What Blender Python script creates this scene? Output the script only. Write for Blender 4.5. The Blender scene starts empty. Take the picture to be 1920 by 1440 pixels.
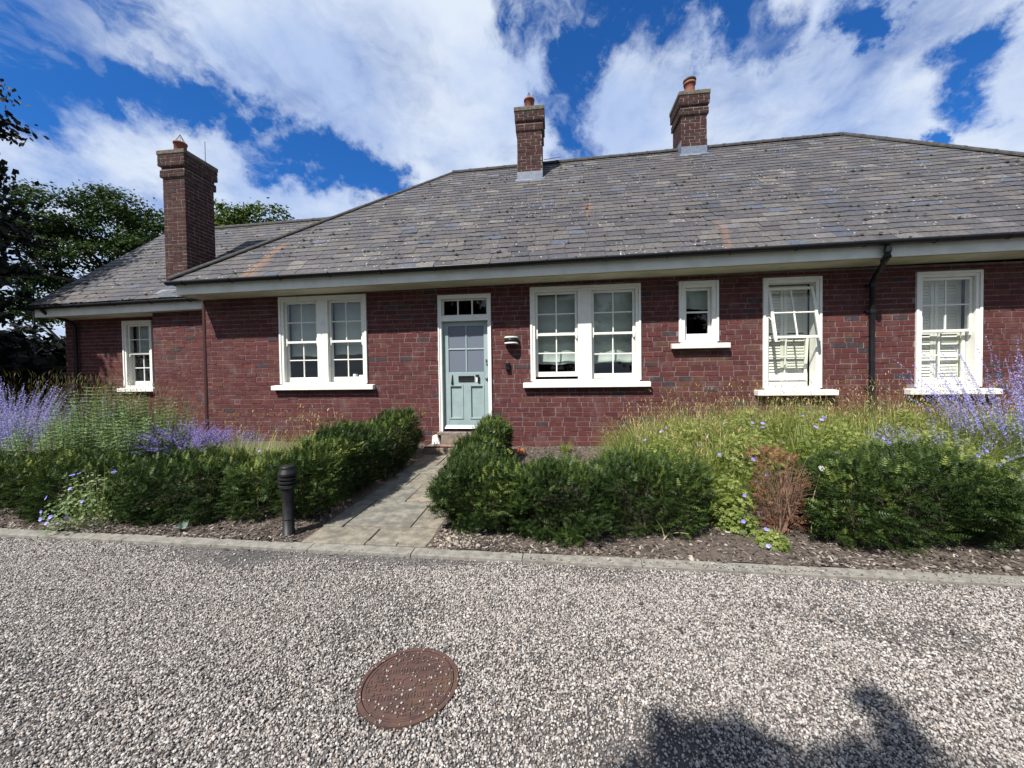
import bpy, math, random
import numpy as np
from mathutils import Vector, Matrix
RAD = math.radians
S = bpy.context.scene
COL = S.collection
rng = np.random.default_rng(11)
random.seed(5)

# ------------------------------------------------------------------ camera, sky, sun, exposure
cam = bpy.data.cameras.new('camera'); camo = bpy.data.objects.new('camera', cam); COL.objects.link(camo)
cr, cu, cw = Vector((0.99332, 0.11462, -0.01334)), Vector((0.0108, 0.02276, 0.99968)), Vector((-0.11489, 0.99315, -0.02137))
CAM = Vector((2.1236, -6.8476, 1.0006))
camo.matrix_world = Matrix(((cr.x, cu.x, -cw.x, CAM.x), (cr.y, cu.y, -cw.y, CAM.y), (cr.z, cu.z, -cw.z, CAM.z), (0, 0, 0, 1)))
cam.sensor_width = 36; cam.lens = 13.595; cam.clip_start = .02; cam.clip_end = 3000
S.camera = camo
S.render.engine = 'CYCLES'; S.cycles.use_denoising = True; S.cycles.denoiser = 'OPENIMAGEDENOISE'; S.cycles.denoising_input_passes = 'RGB_ALBEDO_NORMAL'; S.cycles.denoising_prefilter = 'ACCURATE'; S.cycles.denoising_quality = 'HIGH'; S.cycles.use_adaptive_sampling = False; S.cycles.max_bounces = 8; S.cycles.transparent_max_bounces = 12; S.cycles.sample_clamp_indirect = 6.0

SUN = Vector((.55, 1.0, -1.39)).normalized()          # the way the light travels
sl = bpy.data.lights.new('sun', 'SUN'); sl.energy = 5.0; sl.angle = RAD(.53); sl.color = (1, .955, .89)
so = bpy.data.objects.new('sun', sl); COL.objects.link(so); so.location = (-6, -12, 16)
so.rotation_euler = SUN.to_track_quat('-Z', 'Y').to_euler()

S.view_settings.view_transform = 'Standard'; S.view_settings.look = 'None'
S.view_settings.exposure = 0.9; S.view_settings.gamma = 1.0; S.view_settings.use_curve_mapping = False

def node(nt, typ, props=None, **ins):
    n = nt.nodes.new(typ)
    for k, v in (props or {}).items(): setattr(n, k, v)
    for k, v in ins.items():
        key = int(k[1:]) if k[0] == 'i' and k[1:].isdigit() else k.replace('_', ' ')
        s = n.inputs[key]
        if isinstance(v, bpy.types.NodeSocket): nt.links.new(v, s)
        else: s.default_value = v
    return n
def vm(nt, op, a, b=None, out='Vector'):
    n = node(nt, 'ShaderNodeVectorMath', {'operation': op}, i0=a)
    if b is not None:
        i = 3 if op == 'SCALE' else 1
        if isinstance(b, bpy.types.NodeSocket): nt.links.new(b, n.inputs[i])
        else: n.inputs[i].default_value = b
    return n.outputs[out]
def ma(nt, op, a, b=0.0, c=None, clamp=False):
    n = node(nt, 'ShaderNodeMath', {'operation': op, 'use_clamp': clamp}, i0=a, i1=b)
    if c is not None:
        if isinstance(c, bpy.types.NodeSocket): nt.links.new(c, n.inputs[2])
        else: n.inputs[2].default_value = c
    return n.outputs[0]
def mr(nt, v, a, b, c=0.0, d=1.0, smooth=True):
    n = node(nt, 'ShaderNodeMapRange', {'interpolation_type': 'SMOOTHSTEP' if smooth else 'LINEAR'}, i0=v, i1=a, i2=b, i3=c, i4=d)
    return n.outputs[0]
def mix(nt, f, a, b, mode='MIX'):
    n = nt.nodes.new('ShaderNodeMix'); n.data_type = 'RGBA'; n.blend_type = mode
    for s, v in ((n.inputs[0], f), (n.inputs[6], a), (n.inputs[7], b)):
        if isinstance(v, bpy.types.NodeSocket): nt.links.new(v, s)
        else: s.default_value = (*v, 1) if isinstance(v, tuple) and len(v) == 3 else v
    return n.outputs[2]
def noise(nt, vec, scale, detail=3.0, rough=.5, out=0, dist=0.0):
    return node(nt, 'ShaderNodeTexNoise', None, Vector=vec, Scale=scale, Detail=detail, Roughness=rough, Distortion=dist).outputs[out]
def ramp(nt, v, stops, interp='LINEAR'):
    n = node(nt, 'ShaderNodeValToRGB', None, i0=v); e = n.color_ramp; e.interpolation = interp
    while len(e.elements) < len(stops): e.elements.new(.5)
    for el, (p, c) in zip(e.elements, stops): el.position = p; el.color = (*c, 1)
    return n.outputs[0]

W = bpy.data.worlds.new('World'); S.world = W; W.use_nodes = True
nt = W.node_tree; nt.nodes.clear()
sky = node(nt, 'ShaderNodeTexSky', {'sky_type': 'NISHITA', 'sun_disc': False, 'sun_elevation': RAD(50.6),
      'sun_rotation': math.atan2(-.55, -1.0), 'altitude': 50.0, 'air_density': 1.0, 'dust_density': .4, 'ozone_density': 3.0})
d = node(nt, 'ShaderNodeTexCoord').outputs['Generated']
d = vm(nt, 'NORMALIZE', d)
w1 = vm(nt, 'SCALE', vm(nt, 'SUBTRACT', noise(nt, d, 3.2, 4.0, .6, 1), (.5, .5, .5)), 0.24)
w2 = vm(nt, 'SCALE', vm(nt, 'SUBTRACT', noise(nt, d, 9.0, 6.0, .68, 1), (.5, .5, .5)), .15)
d2 = vm(nt, 'ADD', vm(nt, 'ADD', d, w1), w2)
GAPS = [((-.77, .437, .465), (-.678, .521, .519), .145), ((-.731, .51, .453), (-.635, .597, .49), .055),
        ((-.635, .597, .49), (-.554, .676, .485), .055), ((-.554, .676, .485), (-.352, .832, .429), .058),
        ((-.05, .731, .681), (.184, .735, .652), .10), ((.075, .773, .63), (.013, .823, .568), .078),
        ((.013, .823, .568), (.059, .861, .505), .06), ((.232, .74, .632), (.359, .726, .587), .05),
        ((.446, .689, .571), (.487, .681, .546), .035), ((.612, .645, .458), (.646, .648, .403), .055),
        ((.599, .706, .378), (.611, .702, .366), .024), ((-.645, .563, .517), (-.629, .592, .504), .03)]
gap = None
for A, B, r_ in GAPS:
    A, B = Vector(A), Vector(B); AB = B - A
    rel = vm(nt, 'SUBTRACT', d2, tuple(A))
    t = ma(nt, 'MULTIPLY', vm(nt, 'DOT_PRODUCT', rel, tuple(AB), 'Value'), 1 / AB.length_squared, clamp=True)
    cl = vm(nt, 'SCALE', tuple(AB), t)
    dist = vm(nt, 'LENGTH', vm(nt, 'SUBTRACT', rel, cl), out='Value')
    g = mr(nt, dist, r_ * 1.25, r_ * .1)
    gap = g if gap is None else ma(nt, 'MAXIMUM', gap, g)
dz = ma(nt, 'ADD', ma(nt, 'MAXIMUM', node(nt, 'ShaderNodeSeparateXYZ', None, i0=d).outputs[2], 0.0), .22)
pl = vm(nt, 'SCALE', d, ma(nt, 'DIVIDE', 1.0, dz))
c1 = noise(nt, vm(nt, 'ADD', pl, w1), 1.9, 8.0, .57)
c2 = noise(nt, vm(nt, 'ADD', vm(nt, 'MULTIPLY', pl, (1.1, .8, 1.0)), vm(nt, 'SCALE', w1, 1.6)), 5.2, 8.0, .62)
cv = ma(nt, 'ADD', ma(nt, 'MULTIPLY', c1, .62), ma(nt, 'MULTIPLY', c2, .38))
cm = mr(nt, ma(nt, 'SUBTRACT', ma(nt, 'ADD', cv, .055), ma(nt, 'MULTIPLY', ma(nt, 'MULTIPLY', gap, mr(nt, c2, .3, .62, 1.25, .55)), .40)), .26, .61)
shade = mr(nt, noise(nt, vm(nt, 'ADD', pl, (7.3, 2.2, 0.0)), 2.6, 6.0, .55), .34, .66)
ccol = mix(nt, shade, (5.2, 6.6, 9.6), (8.4, 9.3, 10.6))
blue = mix(nt, 1.0, sky.outputs[0], (.27, .88, 1.65), 'MULTIPLY')
hz = mr(nt, dz, .24, .56)
blue = mix(nt, hz, mix(nt, 1.0, sky.outputs[0], (.72, .92, 1.1), 'MULTIPLY'), blue)
skyc = mix(nt, ma(nt, 'MULTIPLY', cm, .97), blue, ccol)
bg = node(nt, 'ShaderNodeBackground', None, Color=skyc, Strength=.05)
nt.links.new(bg.outputs[0], node(nt, 'ShaderNodeOutputWorld').inputs[0])

# ------------------------------------------------------------------ materials
MATS = {}
def newmat(name):
    m = bpy.data.materials.new(name); m.use_nodes = True; MATS[name] = m
    nt = m.node_tree; b = nt.nodes['Principled BSDF']; o = nt.nodes['Material Output']
    pos = nt.nodes.new('ShaderNodeNewGeometry').outputs['Position']
    return m, nt, b, o, pos
def setb(nt, b, **kw):
    for k, v in kw.items():
        s = b.inputs[k.replace('_', ' ')]
        if isinstance(v, bpy.types.NodeSocket): nt.links.new(v, s)
        else: s.default_value = (*v, 1) if isinstance(v, tuple) and len(v) == 3 else v
def bump(nt, b, h, strength=.4, dist=.01):
    n = node(nt, 'ShaderNodeBump', None, Strength=strength, Distance=dist, Height=h)
    nt.links.new(n.outputs[0], b.inputs['Normal'])
def rnd(nt):
    a = node(nt, 'ShaderNodeAttribute', {'attribute_name': 'rnd'}).outputs['Fac']
    o = node(nt, 'ShaderNodeAttribute', {'attribute_type': 'OBJECT', 'attribute_name': 'rnd'}).outputs['Fac']
    return ma(nt, 'ADD', a, o)

def m_brick(name, dark=1.0, lichen=0.0):
    m, nt, b, o, p = newmat(name); r = rnd(nt)
    c = ramp(nt, r, [(0, (0.0509, 0.0133, 0.0138)), (.2, (0.0657, 0.0184, 0.0181)), (.4, (0.0551, 0.0153, 0.0155)), (.56, (0.0816, 0.0245, 0.0206)), (.68, (0.0594, 0.0184, 0.0172)),
                     (.78, (0.0763, 0.0306, 0.0189)), (.86, (0.0541, 0.0265, 0.0189)), (.9, (.036, .022, .024)), (1, (.030, .025, .028))])
    n1 = noise(nt, p, 38, 5, .65); n2 = noise(nt, p, 3.0, 4, .6); n3 = noise(nt, p, 120, 3, .6)
    c = mix(nt, mr(nt, n1, .3, .75), c, mix(nt, 1.0, c, (1.35, 1.3, 1.3), 'MULTIPLY'))
    c = mix(nt, ma(nt, 'MULTIPLY', mr(nt, n3, .56, .75), .38), c, (.125, .085, .085))
    c = mix(nt, ma(nt, 'MULTIPLY', mr(nt, n2, .52, .70), .42), c, (.115, .072, .070))
    c = mix(nt, ma(nt, 'MULTIPLY', mr(nt, n1, .25, .42, 1, 0), .5), c, (.03, .013, .015))
    c = mix(nt, ma(nt, 'MULTIPLY', mr(nt, noise(nt, p, 9, 6, .72), .54, .66), .45), c, (.125, .088, .086))
    if lichen: c = mix(nt, ma(nt, 'MULTIPLY', mr(nt, noise(nt, p, 14, 5, .7), .5, .66), lichen), c, (.095, .085, .055))
    if dark != 1: c = mix(nt, 1.0, c, (dark, dark, dark), 'MULTIPLY')
    setb(nt, b, Base_Color=c, Roughness=.88); b.inputs['Specular IOR Level'].default_value = .25
    bump(nt, b, ma(nt, 'ADD', n1, n3), .7, .004)
    return m
m_brick('brick'); m_brick('brick_chimney', .5, .6); m_brick('brick_top', .42, .85)
def m_simple(name, col, col2=None, scale=8, rough=.6, detail=4, lo=.35, hi=.68, bs=0, bscale=60, spec=.4, metal=0, bd=.004):
    m, nt, b, o, p = newmat(name)
    c = mix(nt, mr(nt, noise(nt, p, scale, detail, .62), lo, hi), col, col2 or col)
    setb(nt, b, Base_Color=c, Roughness=rough, Metallic=metal); b.inputs['Specular IOR Level'].default_value = spec
    if bs: bump(nt, b, noise(nt, p, bscale, 4, .6), bs, bd)
    return m
m_simple('mortar', (.105, .076, .076), (.185, .14, .135), 6, .95, bs=.6, bscale=150)
m_simple('mortar_dark', (.12, .10, .09), (.21, .175, .155), 9, .95, bs=.6, bscale=150)
m_simple('white_paint', (.64, .64, .595), (.54, .545, .50), 7, .42, lo=.5, hi=.8, bs=.08, bscale=40)
m_simple('sill_paint', (.66, .65, .60), (.46, .44, .38), 11, .5, lo=.55, hi=.78, bs=.15, bscale=50)
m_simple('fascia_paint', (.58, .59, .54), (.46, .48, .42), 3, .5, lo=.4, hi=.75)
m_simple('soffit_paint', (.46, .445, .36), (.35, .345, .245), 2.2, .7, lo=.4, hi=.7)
m_simple('black_plastic', (.006, .007, .009), (.010, .011, .014), 12, .4, spec=.25)
m_simple('black_metal', (.006, .006, .007), (.012, .012, .012), 25, .5, spec=.25)
m_simple('door_paint', (.235, .30, .30), (.20, .265, .268), 5, .38, bs=.04)
m_simple('lead', (.085, .105, .145), (.13, .155, .20), 16, .55, bs=.3, bscale=30, spec=.5)
m_simple('ridge_clay', (.022, .022, .023), (.05, .048, .046), 14, .85, bs=.5)
m_simple('terracotta', (.21, .068, .045), (.15, .055, .04), 15, .8, bs=.2)
m_simple('cap_stone', (.055, .048, .04), (.13, .11, .08), 20, .95, bs=.9, bscale=40, bd=.012)
m_simple('steel_wire', (.12, .12, .12), (.2, .18, .16), 20, .4, metal=.8)
m_simple('blind_cloth', (.40, .46, .45), (.34, .39, .39), 2, .9)
m_simple('shutter_paint', (.76, .755, .70), (.70, .695, .64), 3, .6)
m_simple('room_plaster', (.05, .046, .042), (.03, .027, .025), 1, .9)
m_simple('paper', (.8, .8, .82), (.72, .74, .8), 30, .8)
m_simple('sandstone', (.20, .16, .12), (.13, .10, .08), 9, .9, bs=.4, bscale=35, bd=.01)
m_simple('concrete', (.20, .188, .162), (.12, .113, .098), 14, .92, bs=.5, bscale=120)
m_simple('path_bed', (.10, .085, .07), (.18, .15, .12), 30, .95)
m_simple('bark', (.055, .042, .032), (.10, .08, .06), 20, .95, bs=.8, bscale=25, bd=.02)
m_simple('twig', (.055, .036, .027), (.10, .07, .05), 30, .9)
m_simple('twig_dead', (.13, .075, .05), (.20, .125, .085), 30, .9)
m_simple('twig_pale', (.30, .24, .18), (.20, .15, .11), 30, .9)
m_simple('rust_sheet', (.30, .115, .045), (.16, .06, .03), 18, .8, bs=.3)
m_simple('clear_grey', (.30, .38, .42), (.22, .27, .30), 20, .35)
m_simple('moss', (.018, .017, .012), (.04, .038, .022), 60, .98)

def m_slate():
    m, nt, b, o, p = newmat('slate'); r = rnd(nt)
    c = ramp(nt, r, [(0, (0.033, 0.033, 0.039)), (.12, (0.061, 0.056, 0.059)), (.26, (0.043, 0.043, 0.050)), (.4, (0.073, 0.067, 0.065)), (.52, (0.049, 0.048, 0.052)), (.62, (0.065, 0.059, 0.059)),
                     (.7, (0.086, 0.079, 0.073)), (.78, (0.035, 0.038, 0.048)), (.86, (0.057, 0.066, 0.090)), (.93, (0.106, 0.099, 0.092)), (1, (0.065, 0.060, 0.075))])
    n1 = noise(nt, p, 22, 6, .68); n2 = noise(nt, p, 90, 3, .6); n3 = noise(nt, p, 1.1, 3, .55)
    c = mix(nt, mr(nt, n1, .32, .7), mix(nt, 1.0, c, (.66, .66, .68), 'MULTIPLY'), mix(nt, 1.0, c, (1.32, 1.3, 1.25), 'MULTIPLY'))
    # lichen spots and pale scale
    v = node(nt, 'ShaderNodeTexVoronoi', {'feature': 'F1'}, Vector=p, Scale=13.0)
    sp = ma(nt, 'MULTIPLY', mr(nt, v.outputs['Distance'], .20, .13), mr(nt, noise(nt, p, 1.3, 5, .65), .48, .56))
    sp = ma(nt, 'MULTIPLY', sp, mr(nt, node(nt, 'ShaderNodeSeparateColor', None, i0=v.outputs['Color']).outputs[0], .35, .45))
    c = mix(nt, ma(nt, 'MULTIPLY', sp, .85), c, (.42, .42, .39))
    c = mix(nt, ma(nt, 'MULTIPLY', ma(nt, 'MULTIPLY', mr(nt, n2, .52, .66), mr(nt, n3, .5, .66)), .45), c, (.22, .215, .19))
    # orange lichen bleeding
    c = mix(nt, ma(nt, 'MULTIPLY', mr(nt, noise(nt, vm(nt, 'MULTIPLY', p, (1.9, .55, .55)), .9, 3, .5), .665, .74), .55), c, (.16, .088, .048))
    setb(nt, b, Base_Color=c, Roughness=.72); b.inputs['Specular IOR Level'].default_value = .35
    bump(nt, b, ma(nt, 'ADD', n1, ma(nt, 'MULTIPLY', n2, .4)), .5, .006)
m_slate()
def m_glass(name, tint, fac_min):
    m, nt, b, o, p = newmat(name); nt.nodes.remove(b)
    tr = node(nt, 'ShaderNodeBsdfTransparent', None, Color=(*tint, 1)); gl = node(nt, 'ShaderNodeBsdfGlossy', None, Roughness=.02)
    bp = node(nt, 'ShaderNodeBump', None, Strength=.02, Distance=.02, Height=noise(nt, p, 2.5, 2, .5)); nt.links.new(bp.outputs[0], gl.inputs['Normal'])
    fr = node(nt, 'ShaderNodeFresnel', None, IOR=1.5).outputs[0]
    f = ma(nt, 'MULTIPLY', ma(nt, 'ADD', fr, fac_min, clamp=True), ma(nt, 'SUBTRACT', 1.0, node(nt, 'ShaderNodeNewGeometry').outputs['Backfacing']))
    ms = node(nt, 'ShaderNodeMixShader', None, i0=f, i1=tr.outputs[0], i2=gl.outputs[0]); nt.links.new(ms.outputs[0], o.inputs[0])
m_glass('glass', (.93, .94, .92), .012)
m, nt, b, o, p = newmat('frosted_glass')
setb(nt, b, Base_Color=mix(nt, noise(nt, p, 300, 2, .5), (.085, .10, .135), (.12, .14, .175)), Roughness=.4); b.inputs['Specular IOR Level'].default_value = .6

m, nt, b, o, p = newmat('flagstone'); r = rnd(nt)
c = ramp(nt, r, [(0, (.155, .14, .112)), (.4, (.18, .16, .124)), (.7, (.14, .137, .122)), (1, (.205, .172, .13))])
n1 = noise(nt, p, 9, 7, .66); n2 = noise(nt, p, 55, 4, .6)
c = mix(nt, mr(nt, n1, .35, .68), mix(nt, 1.0, c, (.62, .62, .62), 'MULTIPLY'), mix(nt, 1.0, c, (1.3, 1.28, 1.22), 'MULTIPLY'))
c = mix(nt, ma(nt, 'MULTIPLY', mr(nt, noise(nt, p, 3, 5, .7), .52, .68), .4), c, (.07, .07, .05))
setb(nt, b, Base_Color=c, Roughness=.85); bump(nt, b, ma(nt, 'ADD', n1, ma(nt, 'MULTIPLY', n2, .4)), .6, .012)

m, nt, b, o, p = newmat('soil')
n1 = noise(nt, p, 35, 6, .7); n2 = noise(nt, p, 4, 4, .6)
c = mix(nt, mr(nt, n1, .35, .65), (.05, .038, .03), (.13, .10, .08)); c = mix(nt, mr(nt, n2, .45, .7), c, (.11, .088, .07))
setb(nt, b, Base_Color=c, Roughness=.97); bump(nt, b, n1, 1.0, .03)

def stone_col(nt, r):
    return ramp(nt, r, [(0, (0.061, 0.059, 0.058)), (.12, (0.102, 0.095, 0.090)), (.24, (0.159, 0.145, 0.133)), (.38, (0.229, 0.210, 0.196)), (.5, (0.294, 0.271, 0.254)), (.62, (0.346, 0.324, 0.307)), (.74, (0.393, 0.366, 0.338)), (.86, (0.454, 0.434, 0.413)), (.92, (0.210, 0.151, 0.112)), (1, (0.519, 0.497, 0.475))])
m, nt, b, o, p = newmat('gravel_stone')
r = node(nt, 'ShaderNodeAttribute', {'attribute_type': 'INSTANCER', 'attribute_name': 'rnd'}).outputs['Fac']
c = stone_col(nt, r); c = mix(nt, mr(nt, noise(nt, p, 320, 2, .5), .35, .7), c, mix(nt, 1.0, c, (.72, .70, .68), 'MULTIPLY'))
setb(nt, b, Base_Color=c, Roughness=.72); b.inputs['Specular IOR Level'].default_value = .3
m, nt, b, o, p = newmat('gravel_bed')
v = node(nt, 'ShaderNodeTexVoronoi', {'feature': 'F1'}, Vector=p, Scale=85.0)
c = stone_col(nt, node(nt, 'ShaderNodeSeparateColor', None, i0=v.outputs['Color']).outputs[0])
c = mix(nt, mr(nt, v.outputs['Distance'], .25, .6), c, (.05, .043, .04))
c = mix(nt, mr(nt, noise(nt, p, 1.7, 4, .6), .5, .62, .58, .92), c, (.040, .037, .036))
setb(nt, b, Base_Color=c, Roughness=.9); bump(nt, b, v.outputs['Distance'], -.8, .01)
m_simple('lawn', (.045, .06, .02), (.075, .085, .03), 3, .95, bs=.8, bscale=30, bd=.03)

m, nt, b, o, p = newmat('cast_iron')
n1 = noise(nt, p, 14, 6, .65); n2 = noise(nt, p, 160, 3, .6)
c = mix(nt, mr(nt, n1, .35, .68), (.050, .027, .023), (.082, .043, .032)); c = mix(nt, ma(nt, 'MULTIPLY', mr(nt, n2, .5, .7), .5), c, (.105, .058, .043))
c = mix(nt, ma(nt, 'MULTIPLY', mr(nt, noise(nt, p, 6, 3, .5), .55, .7), .5), c, (.09, .052, .028))
setb(nt, b, Base_Color=c, Roughness=.68, Metallic=.1); bump(nt, b, n2, .5, .002)

def m_leaf(name, stops, trans=.3, rough=.55, spec=.35):
    m, nt, b, o, p = newmat(name)
    c = ramp(nt, rnd(nt), stops); setb(nt, b, Base_Color=c, Roughness=rough); b.inputs['Specular IOR Level'].default_value = spec
    if trans:
        t = node(nt, 'ShaderNodeBsdfTranslucent', None, Color=mix(nt, 1.0, c, (1.2, 1.25, .7), 'MULTIPLY'))
        ms = node(nt, 'ShaderNodeMixShader', None, i0=trans, i1=b.outputs[0], i2=t.outputs[0]); nt.links.new(ms.outputs[0], o.inputs[0])
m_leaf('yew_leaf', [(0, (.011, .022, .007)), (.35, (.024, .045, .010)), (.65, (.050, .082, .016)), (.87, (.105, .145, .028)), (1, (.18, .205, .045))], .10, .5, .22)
m_leaf('dead_leaf', [(0, (.07, .028, .016)), (.5, (.16, .065, .034)), (1, (.27, .14, .085))], .15, .8, .2)
m_leaf('grass_blade', [(0, (.085, .13, .026)), (.4, (.165, .22, .048)), (.75, (.25, .295, .08)), (1, (.37, .36, .15))], .42, .5)
m_leaf('straw', [(0, (.20, .15, .06)), (.5, (.34, .27, .12)), (1, (.48, .40, .22))], .25, .7, .2)
m_leaf('brown_grass', [(0, (.075, .05, .025)), (.4, (.14, .10, .035)), (.7, (.15, .16, .045)), (1, (.22, .19, .07))], .3, .6)
m_leaf('geranium_leaf', [(0, (.065, .10, .02)), (.5, (.15, .20, .042)), (1, (.28, .31, .095))], .4, .5)
m_leaf('herb_leaf', [(0, (.075, .13, .045)), (.5, (.15, .225, .09)), (1, (.28, .35, .18))], .35, .55)
m_leaf('violet_petal', [(0, (.17, .14, .52)), (.6, (.26, .22, .68)), (1, (.40, .36, .80))], .3, .6, .2)
m_leaf('sage_flower', [(0, (.16, .145, .42)), (.5, (.26, .245, .56)), (1, (.40, .39, .70))], .25, .7, .2)
m_leaf('sage_stem', [(0, (.10, .15, .12)), (.5, (.22, .28, .26)), (1, (.36, .42, .42))], .2, .7, .2)
m_leaf('lavender_flower', [(0, (.12, .09, .28)), (.5, (.19, .15, .40)), (1, (.29, .25, .53))], .2, .7, .2)
m_leaf('lavender_stem', [(0, (.07, .11, .06)), (1, (.20, .25, .17))], .2, .7, .2)
m_leaf('tree_leaf', [(0, (.012, .024, .007)), (.5, (.026, .048, .011)), (1, (.055, .085, .020))], .2, .7, .12)
m_leaf('tree_leaf_bright', [(0, (.024, .042, .009)), (.5, (.05, .082, .014)), (1, (.09, .125, .026))], .2, .7, .12)
m_leaf('dark_leaf', [(0, (.005, .006, .006)), (.5, (.010, .012, .009)), (1, (.022, .024, .016))], .15, .6, .15)
m_leaf('white_petal', [(0, (.75, .74, .70)), (1, (.82, .81, .78))], .2, .6)
m_leaf('bark_chip', [(0, (.035, .028, .024)), (.4, (.075, .060, .050)), (.75, (.15, .125, .105)), (1, (.32, .29, .26))], 0, .9, .2)
m_leaf('pebble', [(0, (.15, .12, .095)), (.6, (.24, .21, .175)), (1, (.33, .29, .235))], 0, .8, .3)

# ------------------------------------------------------------------ mesh helpers
def link(name, me, mat, parent=None, loc=None):
    if mat: me.materials.clear(); me.materials.append(MATS[mat])
    o = bpy.data.objects.new(name, me); COL.objects.link(o)
    if parent: o.parent = parent
    if loc: o.location = loc
    return o
def npmesh(name, V, F, mat, parent=None, rn=None, smooth=False):
    V = np.asarray(V, np.float32); F = np.asarray(F, np.int32); n, k = F.shape
    if parent is not None:
        V = V - np.array(wloc(parent), np.float32)
    me = bpy.data.meshes.new(name); me.vertices.add(len(V)); me.vertices.foreach_set('co', V.ravel())
    me.loops.add(n * k); me.loops.foreach_set('vertex_index', F.ravel())
    me.polygons.add(n); me.polygons.foreach_set('loop_start', np.arange(0, n * k, k, dtype=np.int32))
    me.polygons.foreach_set('use_smooth', np.full(n, bool(smooth)))
    me.update(calc_edges=True)
    if rn is not None:
        a = me.attributes.new('rnd', 'FLOAT', 'FACE'); a.data.foreach_set('value', np.asarray(rn, np.float32))
    return link(name, me, mat, parent)
def wloc(o):
    v = Vector((0, 0, 0))
    while o: v += o.location; o = o.parent
    return v
def tag(o, label, cat, group=None):
    o['label'] = label; o['category'] = cat
    if group: o['group'] = group
    return o
def thing(name, label, cat, loc=(0, 0, 0), group=None):
    o = bpy.data.objects.new(name, None); COL.objects.link(o); o.location = loc; o.empty_display_size = .1
    return tag(o, label, cat, group)
def struct(o): o['kind'] = 'structure'; return o
def stuff(o): o['kind'] = 'stuff'; return o

CUBE_F = np.array([(0, 1, 3, 2), (4, 6, 7, 5), (0, 4, 5, 1), (2, 3, 7, 6), (0, 2, 6, 4), (1, 5, 7, 3)])
class MB:                                    # collects quads
    def __init__(s): s.V = []; s.F = []; s.n = 0
    def add(s, V, F):
        V = np.asarray(V, float); F = np.asarray(F); s.V.append(V); s.F.append(F + s.n); s.n += len(V); return s
    def box(s, x0, x1, y0, y1, z0, z1):
        return s.add([(x, y, z) for x in (x0, x1) for y in (y0, y1) for z in (z0, z1)], CUBE_F)
    def hexa(s, lo, hi):                     # two quads (4 pts each, same winding)
        return s.add(list(lo) + list(hi), [(3, 2, 1, 0), (4, 5, 6, 7), (0, 1, 5, 4), (1, 2, 6, 5), (2, 3, 7, 6), (3, 0, 4, 7)])
    def tube(s, pts, rad, n=6):
        V, F = tube(pts, rad, n); return s.add(V, F)
    def lathe(s, prof, c, n=16):
        a = np.arange(n) * 2 * np.pi / n
        V = np.array([(c[0] + r * math.cos(t), c[1] + r * math.sin(t), c[2] + z) for r, z in prof for t in a])
        F = [(i * n + j, i * n + (j + 1) % n, (i + 1) * n + (j + 1) % n, (i + 1) * n + j) for i in range(len(prof) - 1) for j in range(n)]
        return s.add(V, F)
    def build(s, name, mat, parent=None, smooth=False, rn=None, bevel=0):
        o = npmesh(name, np.concatenate(s.V), np.concatenate(s.F), mat, parent, rn, smooth)
        if bevel:
            md = o.modifiers.new('bevel', 'BEVEL'); md.width = bevel; md.segments = 2; md.limit_method = 'ANGLE'
        return o
def tube(pts, rad, n=6):
    pts = np.asarray(pts, float); rad = np.broadcast_to(np.asarray(rad, float), (len(pts),))
    T = np.gradient(pts, axis=0); T /= np.linalg.norm(T, axis=1)[:, None] + 1e-9
    up = np.array((0, 0, 1.)) if abs(T[0][2]) < .9 else np.array((1., 0, 0))
    A = np.cross(T, up); A /= np.linalg.norm(A, axis=1)[:, None] + 1e-9; B = np.cross(T, A)
    a = np.arange(n) * 2 * np.pi / n
    V = pts[:, None] + rad[:, None, None] * (np.cos(a)[None, :, None] * A[:, None] + np.sin(a)[None, :, None] * B[:, None])
    F = [(i * n + j, i * n + (j + 1) % n, (i + 1) * n + (j + 1) % n, (i + 1) * n + j) for i in range(len(pts) - 1) for j in range(n)]
    return V.reshape(-1, 3), np.array(F)
def frames(P, D, scale, spin):
    D = D / (np.linalg.norm(D, axis=1)[:, None] + 1e-9)
    h = np.where(np.abs(D[:, 2:3]) < .95, np.array([[0, 0, 1.]]), np.array([[1., 0, 0]]))
    X = np.cross(h, D); X /= np.linalg.norm(X, axis=1)[:, None] + 1e-9; Y = np.cross(D, X)
    c, s = np.cos(spin)[:, None], np.sin(spin)[:, None]
    X, Y = X * c + Y * s, -X * s + Y * c
    M = np.stack([X, Y, D], 2) * np.asarray(scale).reshape(-1, 1, 1)
    return M, P
def scatter(tv, tf, M, P):
    tv = np.asarray(tv, float); tf = np.asarray(tf); N = len(P)
    V = np.einsum('nij,vj->nvi', M, tv) + P[:, None]
    F = tf[None] + (np.arange(N) * len(tv))[:, None, None]
    return V.reshape(-1, 3), F.reshape(-1, tf.shape[1])
def lump(P, seed, f=4.0):
    g = np.random.default_rng(seed); s = np.zeros(len(P))
    for k in range(6):
        d = g.normal(size=3); d /= np.linalg.norm(d); s += np.sin((P @ d) * f * (1 + .5 * k) + g.uniform(0, 6.28)) / (1 + .5 * k)
    return s / 2.2

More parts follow.
